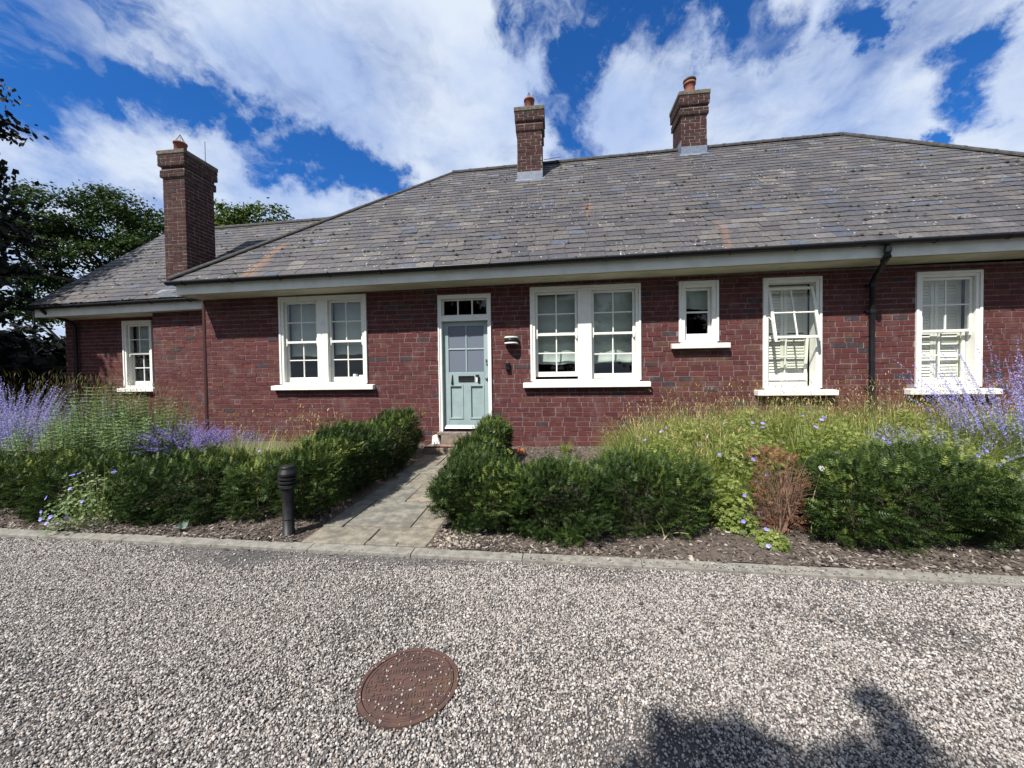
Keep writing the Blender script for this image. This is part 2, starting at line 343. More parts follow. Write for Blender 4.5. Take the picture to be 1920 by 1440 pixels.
# ------------------------------------------------------------------ ground
ZG = -.45
def sheet(name, pts, mat, z):
    V = [(x, y, z) for x, y in pts]; return struct(npmesh(name, V, [tuple(range(len(V)))], mat))
sheet('ground', [(-600, -600), (600, -600), (600, 600), (-600, 600)], 'lawn', ZG - .06)
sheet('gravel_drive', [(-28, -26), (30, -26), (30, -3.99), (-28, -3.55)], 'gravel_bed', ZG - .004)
def kerb_y(x): return -3.845 - .0165 * (x + 1.0)       # front edge of the kerb
def bedz(x, y):
    t = np.clip((y + 3.75) / 3.75, 0, 1.3); e = np.where(np.asarray(x) > .5, .17, .22)
    x = np.asarray(x, float); y = np.asarray(y, float); dpx = np.maximum(np.maximum(-.1 - x, x - 1.02), 0); bl = np.clip(1 - dpx / .22, 0, 1)
    pz = -.418 + .103 * (y + 3.74) / 3.24 - .012
    return bl * pz + (1 - bl) * (-.425 + e * t ** 1.2) + .012 * np.sin(np.asarray(x) * 3.1 + y * 4.3) + .008 * np.sin(np.asarray(x) * 9.1 - y * 7)
def bed(name, x0, x1, y1, nx, ny, lab):
    xs = np.linspace(x0, x1, nx); V = []; ys = np.linspace(0, 1, ny)
    for t in ys:
        for x in xs:
            ya = kerb_y(x) + .10; y = ya + (y1 - ya) * t; V.append((x, y, float(bedz(x, y))))
    F = [(j * nx + i, j * nx + i + 1, (j + 1) * nx + i + 1, (j + 1) * nx + i) for j in range(ny - 1) for i in range(nx - 1)]
    return struct(npmesh(name, V, F, 'soil', smooth=True))
bed('planting_bed', -14, -.10, 1.6, 120, 44, '')
bed('planting_bed', 1.02, 14, .1, 110, 40, '')

kerb = struct(MB().add([(-26, kerb_y(-26) + .012, ZG - .03), (26, kerb_y(26) + .012, ZG - .03), (26, kerb_y(26) + .095, ZG - .03), (-26, kerb_y(-26) + .095, ZG - .03),
              (-26, kerb_y(-26) + .012, ZG + .012), (26, kerb_y(26) + .012, ZG + .012), (26, kerb_y(26) + .095, ZG + .012), (-26, kerb_y(-26) + .095, ZG + .012)],
              [(4, 5, 6, 7), (0, 1, 5, 4), (2, 3, 7, 6)]).build('kerb', 'concrete'))
x = -15.35
kk = 0
while x < 15:
    L = .905; y0, y1 = kerb_y(x), kerb_y(x + L - .006); jz = rng.normal(0, .0025)
    m = MB().hexa([(x, y0, ZG - .03), (x + L - .006, y1, ZG - .03), (x + L - .006, y1 + .108, ZG - .03), (x, y0 + .108, ZG - .03)],
                  [(x, y0, ZG + .022 + jz), (x + L - .006, y1, ZG + .022 - jz), (x + L - .006, y1 + .108, ZG + .030), (x, y0 + .108, ZG + .030)])
    m.build('kerb_stone', 'concrete', kerb, bevel=.004); x += L

# path of flagstones
def pathz(y): return -.418 + .103 * (y + 3.74) / 3.24
path = struct(MB().hexa([(-.11, -3.75, -.5), (1.03, -3.75, -.5), (1.03, -.1, -.5), (-.11, -.1, -.5)],
                        [(-.11, -3.75, pathz(-3.75) - .014), (1.03, -3.75, pathz(-3.75) - .014), (1.03, -.1, pathz(-.1) - .014), (-.11, -.1, pathz(-.1) - .014)]).build('path', 'path_bed'))
FLAGS = [(-.10, .47, -3.745, -3.43), (.485, .755, -3.745, -3.685), (.765, 1.02, -3.745, -3.685), (.485, 1.02, -3.675, -3.375), (-.10, .08, -3.42, -2.74), (.095, .735, -3.365, -2.74), (.755, 1.02, -3.36, -2.70),
         (-.10, .42, -2.725, -2.17), (.435, 1.02, -2.69, -2.19), (-.10, .2, -2.155, -1.62), (.215, .74, -2.155, -1.62), (.755, 1.02, -2.175, -1.60), (-.10, .45, -1.605, -1.2), (.465, 1.02, -1.585, -1.2),
         (-.10, .3, -1.185, -.52), (.315, 1.02, -1.185, -.52)]
for i, (a, b_, c_, d_) in enumerate(FLAGS):
    j = lambda: rng.normal(0, .004)
    z0, z1 = pathz(c_), pathz(d_); e = rng.normal(0, .003)
    lo = [(a + j(), c_ + j(), z0 - .05), (b_ + j(), c_ + j(), z0 - .05), (b_ + j(), d_ + j(), z1 - .05), (a + j(), d_ + j(), z1 - .05)]
    hi = [(p[0], p[1], p[2] + .05 + e + rng.normal(0, .0015)) for p in lo]
    o = MB().hexa(lo, hi).build('flagstone', 'flagstone', path, bevel=.006); o['rnd'] = float(rng.random())

# ------------------------------------------------------------------ the house
house = thing('brick_house', 'long single storey red brick house with grey slate roof and three chimneys', 'house', (0, 0, 0))
COURSE, STR = .0855, .2385
WINS = {'L': (-3.114, -1.363, .90, 2.546), 'D': (0, .97, 0, 2.468), 'R': (1.67, 3.561, .90, 2.546), 'S': (4.182, 4.82, 1.53, 2.546), 'A': (5.512, 6.405, .735, 2.546), 'B': (7.776, 8.699, .735, 2.546)}
WING = (-8.03, -7.25, .86, 2.41); YW = 1.2; YB = .85
def wallboxes(mb, x0, x1, y0, y1, z0, z1, holes):
    xs = sorted({x0, x1, *[v for h in holes for v in h[:2]]})
    for a, b_ in zip(xs[:-1], xs[1:]):
        z = z0
        for h in sorted([h for h in holes if h[0] <= a and h[1] >= b_], key=lambda h: h[2]):
            if h[2] > z: mb.box(a, b_, y0, y1, z, h[2])
            z = h[3]
        if z < z1: mb.box(a, b_, y0, y1, z, z1)
def lay(u0, u1, z0, z1, holes=(), shift=0, seed=0, course=COURSE):
    g = np.random.default_rng(seed); out = []; k = 0; z = z0
    while z < z1 - .02:
        h = min(course, z1 - z); spans = [(u0, u1)]
        for a, b_, c_, d_ in holes:
            if c_ - .3 * course < z + course * .35 and d_ + .2 * course > z + course * .65:
                spans = [s for sp in spans for s in ((sp[0], min(sp[1], a)), (max(sp[0], b_), sp[1])) if s[1] - s[0] > .02]
        u = u0 - STR * (.5 if k % 2 else 0) - shift - g.uniform(0, .02); cells = []
        while u < u1:
            L = STR * g.uniform(.965, 1.03)
            if g.random() < .07: L *= .5
            cells.append((u, u + L - .014)); u += L
        for a, b_ in cells:
            for s in spans:
                aa, bb = max(a, s[0]), min(b_, s[1])
                if bb - aa > .03: out.append((aa, bb, z, z + h - .014))
        z += course; k += 1
    return out
def brick_rnd(n, g, x=None, z=None):
    t = g.random(n)
    r = np.where(t < .87, g.uniform(0, .68, n), np.where(t < .94, g.uniform(.7, .86, n), g.uniform(.88, 1, n)))
    if x is not None:
        hot = (np.abs(x - 4.9) < 1.1) & (np.abs(z - 1.05) < .45) & (g.random(n) < .3)
        r = np.where(hot, g.uniform(.70, .86, n), r)
    return r
def bricks_np(cells, O, U, Nrm, rn, depth=.05, proud=.006, seed=1):
    g = np.random.default_rng(seed); c = np.array(cells); n = len(c); O, U, Nrm = map(lambda v: np.array(v, float), (O, U, Nrm)); Z = np.array((0, 0, 1.))
    P = (proud + g.normal(0, .0016, n))
    corners = []
    for dep in (0, 1):
        for (iu, iz) in ((0, 2), (1, 2), (1, 3), (0, 3)):
            off = P if dep else np.full(n, -depth)
            q = O + (c[:, iu] + g.normal(0, .0022, n))[:, None] * U + (c[:, iz] + g.normal(0, .0018, n))[:, None] * Z + off[:, None] * Nrm
            corners.append(q)
    V = np.stack(corners, 1).reshape(-1, 3)
    f = np.array([(4, 5, 6, 7), (0, 1, 5, 4), (1, 2, 6, 5), (2, 3, 7, 6), (3, 0, 4, 7)])
    F = (f[None] + (np.arange(n) * 8)[:, None, None]).reshape(-1, 4)
    return V, F, np.repeat(rn, 5)

mb = MB(); holes = [w for w in WINS.values()]
wallboxes(mb, -4.67, 13.1, 0, .30, -.6, 2.66, holes)
mb.box(-4.67, -4.37, .301, 1.6, -.6, 2.66); mb.box(12.8, 13.1, .301, 7, -.6, 2.66); mb.box(-4.67, 13.1, 7.001, 7.3, -.6, 2.66); mb.box(-4.67, -4.37, 5.9, 7, -.6, 2.66)
wall = mb.build('wall', 'mortar', house)
cells = lay(-4.67, 13.1, -.58, 2.64, holes, seed=3)
g = np.random.default_rng(8); ca = np.array(cells)
rn = brick_rnd(len(cells), g, (ca[:, 0] + ca[:, 1]) / 2, ca[:, 2])
full = (ca[:, 1] - ca[:, 0] > .21) & (ca[:, 0] < 8.9) & (ca[:, 2] > .30) & (ca[:, 2] < 2.45) & (ca[:, 3] - ca[:, 2] > .06)
dist = np.hypot((ca[:, 0] + .12 - CAM.x), 6.85) ** 2 + (ca[:, 2] - 1) ** 2
idx = np.where(full)[0]; idx = idx[np.argsort(dist[idx])][:300]; ind = np.zeros(len(ca), bool); ind[idx] = True
bm_ = MB().box(-.5, .5, -.006, .05, -.5, .5); V0 = np.concatenate(bm_.V); bme = None
for i in idx:
    a, b_, c_, d_ = ca[i]
    if bme is None:
        o = bm_.build('brick', 'brick', wall); bme = o.data
        md = None
    else: o = link('brick', bme, None, wall)
    o.location = ((a + b_) / 2 + g.normal(0, .0015), g.normal(0, .0014), (c_ + d_) / 2 + g.normal(0, .001)); o.scale = (b_ - a, 1, d_ - c_); o.rotation_euler = (g.normal(0, .006), g.normal(0, .005), g.normal(0, .004)); o['rnd'] = float(rn[i])
V, F, r_ = bricks_np(ca[~ind], (0, 0, 0), (1, 0, 0), (0, -1, 0), rn[~ind], seed=4)
stuff(npmesh('brickwork', V, F, 'brick', wall, r_))
# wing and the projecting chimney breast
mb = MB(); wallboxes(mb, -9.62, -6.83, YW, YW + .3, -.6, 2.66, [WING]); mb.box(-6.829, -4.671, YW, YW + .3, -.6, 2.66); mb.box(-9.62, -9.32, YW + .301, 5.9, -.6, 4.6 - 2.0); mb.box(-9.62, -4.671, 5.901, 6.2, -.6, 2.66)
ww = mb.build('wing_wall', 'mortar', house)
c1_ = lay(-9.62, -6.83, -.58, 2.64, [WING], .07, 21); V, F, r_ = bricks_np(c1_, (0, YW, 0), (1, 0, 0), (0, -1, 0), brick_rnd(len(c1_), g), seed=5)
stuff(npmesh('brickwork', V, F, 'brick', ww, r_))
cb = MB().box(-6.83, -4.672, YB, YW - .001, -.6, 2.66).build('chimney_breast', 'mortar', house)
c1_ = lay(-6.83, -4.672, -.58, 2.64, (), .02, 22); V, F, r_ = bricks_np(c1_, (0, YB, 0), (1, 0, 0), (0, -1, 0), brick_rnd(len(c1_), g), seed=6)
stuff(npmesh('brickwork', V, F, 'brick', cb, r_))
m_simple('maroon_iron', (.03, .008, .008), (.045, .014, .012), 20, .5)
MB().lathe([(.042, -.5), (.042, 2.56)], (-4.725, .03, 0), 12).build('drainpipe', 'maroon_iron', house, smooth=True)
# dark room behind the windows
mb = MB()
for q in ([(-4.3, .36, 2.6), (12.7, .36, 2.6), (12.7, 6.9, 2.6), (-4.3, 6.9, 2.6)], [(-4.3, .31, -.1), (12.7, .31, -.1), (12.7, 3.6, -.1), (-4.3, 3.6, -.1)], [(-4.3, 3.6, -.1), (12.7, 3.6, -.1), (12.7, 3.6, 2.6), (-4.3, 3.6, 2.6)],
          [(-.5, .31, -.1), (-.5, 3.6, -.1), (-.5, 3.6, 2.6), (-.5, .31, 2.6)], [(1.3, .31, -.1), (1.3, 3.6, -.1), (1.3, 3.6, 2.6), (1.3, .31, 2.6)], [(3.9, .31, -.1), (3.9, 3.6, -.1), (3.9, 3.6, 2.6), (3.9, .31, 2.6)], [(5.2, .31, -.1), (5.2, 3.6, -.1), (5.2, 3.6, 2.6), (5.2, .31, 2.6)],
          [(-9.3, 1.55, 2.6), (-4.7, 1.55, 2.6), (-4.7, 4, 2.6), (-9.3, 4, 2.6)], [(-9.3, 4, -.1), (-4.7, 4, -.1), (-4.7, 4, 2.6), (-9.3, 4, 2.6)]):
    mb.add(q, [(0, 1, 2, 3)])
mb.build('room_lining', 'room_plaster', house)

# ---- windows
def sash(parent, xa, xb, za, zb, y, cols, rows, st=.042, top=.04, bot=.042, bar=.02, th=.036, horn=False, mat='white_paint', name='sash', glass='glass', gname='pane', tilt=None, lift=0):
    """frame of one sash with its glazing bars; each pane its own object. Origin on the hinge line."""
    e = bpy.data.objects.new(name, None)
    ox, oz = xa, zb
    mb = MB(); w_, h_ = xb - xa, zb - za
    mb.box(0, st, 0, th, -h_, 0); mb.box(w_ - st, w_, 0, th, -h_, 0); mb.box(st, w_ - st, .001, th - .001, -top, 0); mb.box(st, w_ - st, .001, th - .001, -h_, -h_ + bot)
    if horn:
        for a in (0, w_ - st): mb.hexa([(a + .008, .004, -h_ - .055), (a + st - .008, .004, -h_ - .055), (a + st - .008, th - .004, -h_ - .055), (a + .008, th - .004, -h_ - .055)], [(a, 0, -h_ - .0005), (a + st, 0, -h_ - .0005), (a + st, th, -h_ - .0005), (a, th, -h_ - .0005)])
    gw, gh = w_ - 2 * st, h_ - top - bot; cw_, ch_ = gw / cols, gh / rows
    for i in range(1, cols): x_ = st + i * cw_; mb.box(x_ - bar / 2, x_ + bar / 2, .006, th - .004, -h_ + bot, -top)
    for j in range(1, rows):
        z_ = -top - j * ch_
        for i in range(cols): mb.box(st + i * cw_ + (bar / 2 if i else 0), st + (i + 1) * cw_ - (bar / 2 if i < cols - 1 else 0), .007, th - .005, z_ - bar / 2, z_ + bar / 2)
    o = mb.build(name, mat, None, bevel=.003); o.parent = parent; o.location = Vector((ox, y, oz)) - wloc(parent)
    if tilt: o.rotation_euler.x = tilt
    for j in range(rows):
        for i in range(cols):
            pa, pb = st + i * cw_ + (bar / 2 if i else 0), st + (i + 1) * cw_ - (bar / 2 if i < cols - 1 else 0)
            zt, zb_ = -top - j * ch_ - (bar / 2 if j else 0), -top - (j + 1) * ch_ + (bar / 2 if j < rows - 1 else 0)
            g_ = MB().box(pa + .0006, pb - .0006, th * .45, th * .45 + .004, zb_ + .0006, zt - .0006).build(gname, glass, None); g_.parent = parent
            g_.location = o.location; g_.rotation_euler = o.rotation_euler
    return o
def cloth(name, mat, parent, x0, x1, z0, z1, y, wav=.004, sag=0.0, seed=0, folds=None):
    nx, nz = 24, 20; g = np.random.default_rng(seed); ph = g.uniform(0, 6, 4); V = []
    for j in range(nz):
        t = j / (nz - 1)
        for i in range(nx):
            s = i / (nx - 1); x = x0 + (x1 - x0) * s
            zb = z0 + sag * math.sin(s * 7 + ph[0]) * (1 - t) ** 2 + sag * .6 * math.sin(s * 15 + ph[1]) * (1 - t) ** 2
            z = zb + (z1 - zb) * t
            yy = y + wav * math.sin(s * 9 + ph[2]) * (1 - t) + (folds * abs(math.sin(t * 12)) * (1 - t) ** 1.5 * (1 + .4 * math.sin(s * 11 + ph[3])) if folds else 0)
            V.append((x, yy, z))
    F = [(j * nx + i, j * nx + i + 1, (j + 1) * nx + i + 1, (j + 1) * nx + i) for j in range(nz - 1) for i in range(nx - 1)]
    o = npmesh(name, V, F, mat, parent, smooth=True); md = o.modifiers.new('thickness', 'SOLIDIFY'); md.thickness = .003; return o
def shutters(parent, x0, x1, z0, z1, y, n=2):
    mb = MB(); w_ = (x1 - x0) / n
    for i in range(n):
        a, b_ = x0 + i * w_ + .004, x0 + (i + 1) * w_ - .004
        mb.box(a, a + .05, y, y + .03, z0, z1); mb.box(b_ - .05, b_, y, y + .03, z0, z1); mb.box(a + .05, b_ - .05, y + .001, y + .029, z0, z0 + .08); mb.box(a + .05, b_ - .05, y + .001, y + .029, z1 - .08, z1); mb.box(a + .05, b_ - .05, y + .001, y + .029, (z0 + z1) / 2 - .03, (z0 + z1) / 2 + .03)
        z = z0 + .09
        while z < z1 - .1:
            if abs(z + .02 - (z0 + z1) / 2) > .05: mb.hexa([(a + .051, y + .002, z), (b_ - .051, y + .002, z), (b_ - .051, y + .008, z), (a + .051, y + .008, z)], [(a + .051, y + .02, z + .05), (b_ - .051, y + .02, z + .05), (b_ - .051, y + .026, z + .05), (a + .051, y + .026, z + .05)])
            z += .0505
    return mb.build('shutter', 'shutter_paint', parent)
def window(x0, x1, z0, z1, Y, lights, sill_l, sill_r, label, fw=.085, sill_h=.085, sill_p=.115):
    """box-sash window: frame mesh with sill, sashes and panes; lights = openings between jambs and mullions"""
    mb = MB(); f0 = Y - .038
    # architrave: two steps
    mb.box(x0, x0 + .038, f0, Y + .02, z0, z1); mb.box(x1 - .038, x1, f0, Y + .02, z0, z1); mb.box(x0 + .038, x1 - .038, f0, Y + .02, z1 - .038, z1)
    mb.box(x0 + .0385, x0 + fw, f0 + .016, Y + .15, z0, z1 - .0385); mb.box(x1 - fw, x1 - .0385, f0 + .016, Y + .15, z0, z1 - .0385); mb.box(x0 + fw, x1 - fw, f0 + .016, Y + .15, z1 - fw, z1 - .0385)
    mb.box(x0 + .003, x0 + .0385, Y + .021, Y + .14, z0, z1 - .0385); mb.box(x1 - .0385, x1 - .003, Y + .021, Y + .14, z0, z1 - .0385); mb.box(x0 + .003, x1 - .003, Y + .021, Y + .14, z1 - .038, z1 - .002)
    for (a, b_), (c_, d_) in zip(lights[:-1], lights[1:]): mb.box(b_, c_, f0 + .012, Y + .15, z0, z1 - fw - .0005)
    mb.box(x0 + .02, x1 - .02, Y - .02, Y + .15, z0 - .03, z0 + .028)           # sub-sill
    fr = mb.build('window', 'white_paint', house, bevel=.004); fr['label'] = label
    s = MB().hexa([(x0 - sill_l, Y - sill_p, z0 - sill_h - .03), (x1 + sill_r, Y - sill_p, z0 - sill_h - .03), (x1 + sill_r, Y + .02, z0 - sill_h - .03), (x0 - sill_l, Y + .02, z0 - sill_h - .03)],
                  [(x0 - sill_l, Y - sill_p, z0 - .034), (x1 + sill_r, Y - sill_p, z0 - .034), (x1 + sill_r, Y + .02, z0 - .022), (x0 - sill_l, Y + .02, z0 - .022)])
    s.build('sill', 'sill_paint', fr, bevel=.006)
    return fr
for key, lab in (('L', 'two light white sash window left of the green door'), ('R', 'two light white sash window right of the green door')):
    x0, x1, z0, z1 = WINS[key]; mw = .215 if key == 'L' else .235; xm = (x0 + x1) / 2
    lights = [(x0 + .085, xm - mw / 2), (xm + mw / 2, x1 - .085)]
    fr = window(x0, x1, z0, z1, 0, lights, .13, .14, lab)
    zm = 1.69 if key == 'L' else 1.715
    for i, (a, b_) in enumerate(lights):
        sash(fr, a + .004, b_ - .004, zm - .02, z1 - .088, .022, 2, 2, horn=True, bot=.04)
        up = .045 if (key == 'R' and i == 0) else .006
        sash(fr, a + .004, b_ - .004, z0 + .03 + up, zm + .018 + up * .5, .066, 2, 2, top=.035, bot=.085)
        zb = (1.43, 1.45)[i] if key == 'L' else (1.20, 1.21)[i]
        cloth('blind', 'blind_cloth', fr, a + .01, b_ - .01, zb, z1 - .09, .19, .006, .006 if key == 'L' else .010, 31 + i + (5 if key == 'R' else 0), .05 if key == 'R' else None)
x0, x1, z0, z1 = WINS['S']; fr = window(x0, x1, z0, z1, 0, [(x0 + .085, x1 - .085)], .13, .15, 'small white window high on the wall', fw=.10)
sash(fr, x0 + .104, x1 - .104, z0 + .03, z1 - .105, .05, 1, 2, st=.04, top=.04, bot=.11, bar=.028)
cloth('blind', 'blind_cloth', fr, x0 + .1, x1 - .1, 2.10, z1 - .1, .16, .01, .01, 41)
x0, x1, z0, z1 = WINS['A']; fr = window(x0, x1, z0, z1, 0, [(x0 + .085, x1 - .085)], .13, .19, 'white window with its upper sash swung outwards', sill_p=.13)
sash(fr, x0 + .095, x1 - .095, 1.52, z1 - .15, .02, 2, 2, horn=True, tilt=-RAD(13.5), bot=.04)
sash(fr, x0 + .10, x1 - .10, z0 + .12, 1.60, .13, 2, 2, tilt=RAD(5), bot=.10)
shutters(fr, x0 + .07, x1 - .07, z0 + .03, z1 - .09, .215)
MB().tube([(x0 + .09, .03, 1.95), (x0 + .10, -.15, 1.80)], .006, 5).tube([(x1 - .09, .03, 1.95), (x1 - .10, -.15, 1.80)], .006, 5).build('window_stay', 'white_paint', fr)
x0, x1, z0, z1 = WINS['B']; fr = window(x0, x1, z0, z1, 0, [(x0 + .085, x1 - .085)], .15, .19, 'tall white sash window right of the drainpipe', sill_p=.13)
sash(fr, x0 + .09, x1 - .09, 1.60, z1 - .088, .022, 2, 2, horn=True, bot=.04)
sash(fr, x0 + .10, x1 - .10, z0 + .035, 1.64, .12, 2, 2, bot=.11)
shutters(fr, x0 + .07, x1 - .07, z0 + .03, z1 - .09, .215)
x0, x1, z0, z1 = WING; fr = window(x0, x1, z0, z1, YW, [(x0 + .085, x1 - .085)], .09, .09, 'white sash window of the left wing')
sash(fr, x0 + .09, x1 - .09, 1.62, z1 - .088, YW + .022, 2, 2, horn=True, bot=.04)
sash(fr, x0 + .09, x1 - .09, z0 + .03, 1.66, YW + .10, 2, 2, bot=.10)
cloth('blind', 'blind_cloth', fr, x0 + .09, x1 - .09, 1.60, z1 - .1, YW + .2, .006, .02, 47)

# ---- door
mb = MB(); f0 = -.03
mb.box(0, .062, f0, .16, 0, 2.468); mb.box(.908, .97, f0, .16, 0, 2.468); mb.box(.062, .908, f0 + .001, .159, 2.40, 2.468); mb.box(.062, .908, f0 + .012, .15, 2.0, 2.10)
mb.box(.0, .022, f0 - .014, f0 - .0005, 0, 2.468); mb.box(.948, .97, f0 - .014, f0 - .0005, 0, 2.468); mb.box(.022, .948, f0 - .014, f0 - .0005, 2.446, 2.468)
dfr = mb.build('door_frame', 'white_paint', house, bevel=.004)
sash(dfr, .062, .908, 2.10, 2.40, .045, 3, 1, st=.03, top=.025, bot=.02, bar=.026, name='transom_light')
DY = .055
door = MB()
xa, xb = .064, .906
door.box(xa, .165, DY, DY + .045, .045, 1.995); door.box(.82, xb, DY, DY + .045, .045, 1.995); door.box(.1655, .8195, DY + .001, DY + .044, 1.915, 1.995); door.box(.1655, .8195, DY + .001, DY + .044, .85, 1.075); door.box(.1655, .8195, DY + .001, DY + .044, .045, .22)
door.box(.43, .545, DY + .001, DY + .044, .2205, .8495); door.box(.1655, .4295, DY + .022, DY + .04, .2205, .8495); door.box(.5455, .8195, DY + .022, DY + .04, .2205, .8495)
for a, b_ in ((.1655, .4295), (.5455, .8195)):      # mouldings round the panels
    for q in ((a, a + .03, .2205, .8495), (b_ - .03, b_, .2205, .8495), (a + .0305, b_ - .0305, .2205, .25), (a + .0305, b_ - .0305, .82, .8495)):
        door.box(q[0], q[1], DY - .010, DY + .022, q[2], q[3])
door.box(.482, .506, DY + .004, DY + .04, 1.0755, 1.9145)
door.box(.166, .4815, DY + .004, DY + .04, 1.485, 1.509); door.box(.5065, .819, DY + .004, DY + .04, 1.485, 1.509)
door.hexa([(xa, DY - .045, .05), (xb, DY - .045, .05), (xb, DY - .0005, .05), (xa, DY - .0005, .05)], [(xa, DY - .03, .075), (xb, DY - .03, .075), (xb, DY - .0005, .115), (xa, DY - .0005, .115)])
dr = door.build('door', 'door_paint', house, bevel=.003); dr['label'] = 'pale green panelled door with four frosted panes'
for a, b_ in ((.1665, .4815), (.5065, .8185)):
    for c_, d_ in ((1.076, 1.4845), (1.5095, 1.914)): MB().box(a, b_, DY + .018, DY + .026, c_, d_).build('pane', 'frosted_glass', dr)
mb = MB(); lx0, lx1, lz0, lz1 = .345, .635, .905, 1.01
mb.box(lx0, lx1, DY - .014, DY, lz0, lz0 + .018); mb.box(lx0, lx1, DY - .014, DY, lz1 - .018, lz1); mb.box(lx0, lx0 + .018, DY - .014, DY, lz0 + .0185, lz1 - .0185); mb.box(lx1 - .018, lx1, DY - .014, DY, lz0 + .0185, lz1 - .0185); mb.box(lx0 + .0185, lx1 - .0185, DY - .005, DY - .0005, lz0 + .0185, lz1 - .0185)
mb.build('letter_box', 'black_metal', dr, bevel=.002)
MB().hexa([(.205, DY - .02, .86), (.245, DY - .02, .86), (.245, DY, .86), (.205, DY, .86)], [(.225, DY - .012, 1.03), (.240, DY - .012, 1.03), (.240, DY, 1.03), (.225, DY, 1.03)]).lathe([(.0, -.02), (.02, -.012), (.02, .012), (.0, .02)], (.228, DY - .016, .875), 10).build('door_knocker', 'black_metal', dr, bevel=.002)
MB().box(.665, .725, DY - .018, DY - .0005, 1.0, 1.03).box(.70, .735, DY - .03, DY - .0005, .885, .9995).build('door_bracket', 'black_metal', dr, bevel=.003)
MB().box(.668, .698, DY - .006, DY - .0005, .90, .975).build('door_card', 'paper', dr)
MB().box(.852, .878, DY - .022, DY - .0005, 1.255, 1.31).box(.857, .888, DY - .03, DY - .0005, 1.215, 1.232).build('door_latch', 'steel_wire', dr, bevel=.003)
kb = MB().lathe([(.0, 0), (.026, 0), (.026, .012), (.018, .03), (.0, .034)], (0, 0, 0), 14).build('door_knob', 'steel_wire', None, smooth=True); kb.parent = dr; kb.location = (.865, DY, .955); kb.rotation_euler.x = RAD(90)
MB().box(-.03, 1.0, -.10, .10, -.055, -.002).build('threshold', 'mortar_dark', house, bevel=.008)
MB().hexa([(-.11, -.16, -.21), (.045, -.16, -.21), (.03, -.005, -.21), (-.11, -.005, -.21)], [(-.10, -.14, -.057), (-.02, -.14, -.057), (-.02, -.005, -.057), (-.10, -.005, -.057)]).build('white_step_block', 'sill_paint', house, bevel=.006)
MB().box(.046, 1.02, -.11, -.006, -.21, -.056).build('step_riser', 'sandstone', house, bevel=.006)
MB().box(-.16, 1.12, -.50, -.004, -.36, -.212).build('doorstep', 'sandstone', house, bevel=.012)
for i in range(9): MB().box(-.15 + i * .14, -.02 + i * .14, -.49, -.39, -.2115, -.198).build('step_brick', 'brick', house, bevel=.004)['rnd'] = float(rng.uniform(0, .7))

# wall lamp and entry phone
lp = thing('wall_lamp', 'half round grey up and down light on the brickwork beside the door', 'wall light', (1.335, 0, 1.56))
a = np.linspace(np.pi, 2 * np.pi, 15); ring = lambda r_, z: [(1.335 + r_ * math.cos(t), -.035 + 1.35 * r_ * math.sin(t), z) for t in a]
def halfdrum(r_, z0, z1): V = ring(r_, z0) + ring(r_, z1); n = len(a); return V, [(i, i + 1, n + i + 1, n + i) for i in range(n - 1)]
mb = MB().add(*halfdrum(.12, 1.585, 1.655)); lo = mb.build('band', 'black_metal', lp, smooth=True); md = lo.modifiers.new('t', 'SOLIDIFY'); md.thickness = .012
mb = MB().add(*halfdrum(.122, 1.656, 1.684)).add(*halfdrum(.122, 1.556, 1.584)); lo = mb.build('rim', 'white_paint', lp, smooth=True); md = lo.modifiers.new('t', 'SOLIDIFY'); md.thickness = .010
MB().box(1.225, 1.445, -.034, -.007, 1.565, 1.675).build('back_plate', 'black_metal', lp)
dsc = MB().add([(1.335, -.035, 1.62)] + ring(.108, 1.62), [(0, i, i + 1, i + 1) for i in range(1, len(a))]); dsc = MB().add([(x_, y_, z_) for z_ in (1.612, 1.626) for x_, y_, _ in ring(.107, 0)], [(i, i + 1, len(a) + i + 1, len(a) + i) for i in range(len(a) - 1)] + [(i, len(a) - 2 - i + 0, len(a) - 1 - i, i) if False else (i, i + 1, len(a) - 2 - i, len(a) - 1 - i) for i in range(len(a) // 2)] + [(len(a) + i, len(a) + i + 1, 2 * len(a) - 2 - i, 2 * len(a) - 1 - i) for i in range(len(a) // 2)]); dsc.build('lamp_body', 'black_metal', lp)
ep = thing('entry_phone', 'small black entry phone on the brickwork below the wall light', 'entry phone', (1.265, 0, 1.1))
MB().box(1.225, 1.30, -.075, -.007, 1.10, 1.245).build('body', 'black_plastic', ep, bevel=.012)
MB().lathe([(0, -.012), (.016, -.012), (.016, .0), (0, .0)], (1.2625, -.08, 1.20), 10).build('button', 'black_metal', ep)

# ---- eaves, gutters, pipes
def ez(x): return .0105 * x
SOF, FAS, GUT = 2.605, 2.565, 2.80
def strip(name, mat, prof, x0, x1, parent, zf, n=2, cap=True, smooth=False):
    V = []; k = len(prof); xs = np.linspace(x0, x1, n)
    for x in xs:
        for y, z in prof: V.append((x, y, z + zf(x)))
    F = [(i * k + j, i * k + (j + 1) % k, (i + 1) * k + (j + 1) % k, (i + 1) * k + j) for i in range(n - 1) for j in range(k)]
    mb = MB().add(V, F)
    if cap and k == 4: mb.add(V[:4], [(0, 1, 2, 3)]); mb.add(V[-4:], [(3, 2, 1, 0)])
    return mb.build(name, mat, parent, smooth=smooth)
def gutprof(yc, zc, r_=.058, th=.006, n=9):
    a = np.linspace(np.pi, 2 * np.pi, n); return [(yc + r_ * math.cos(t), zc + r_ * math.sin(t)) for t in a] + [(yc + (r_ - th) * math.cos(t), zc + (r_ - th) * math.sin(t)) for t in a[::-1]]
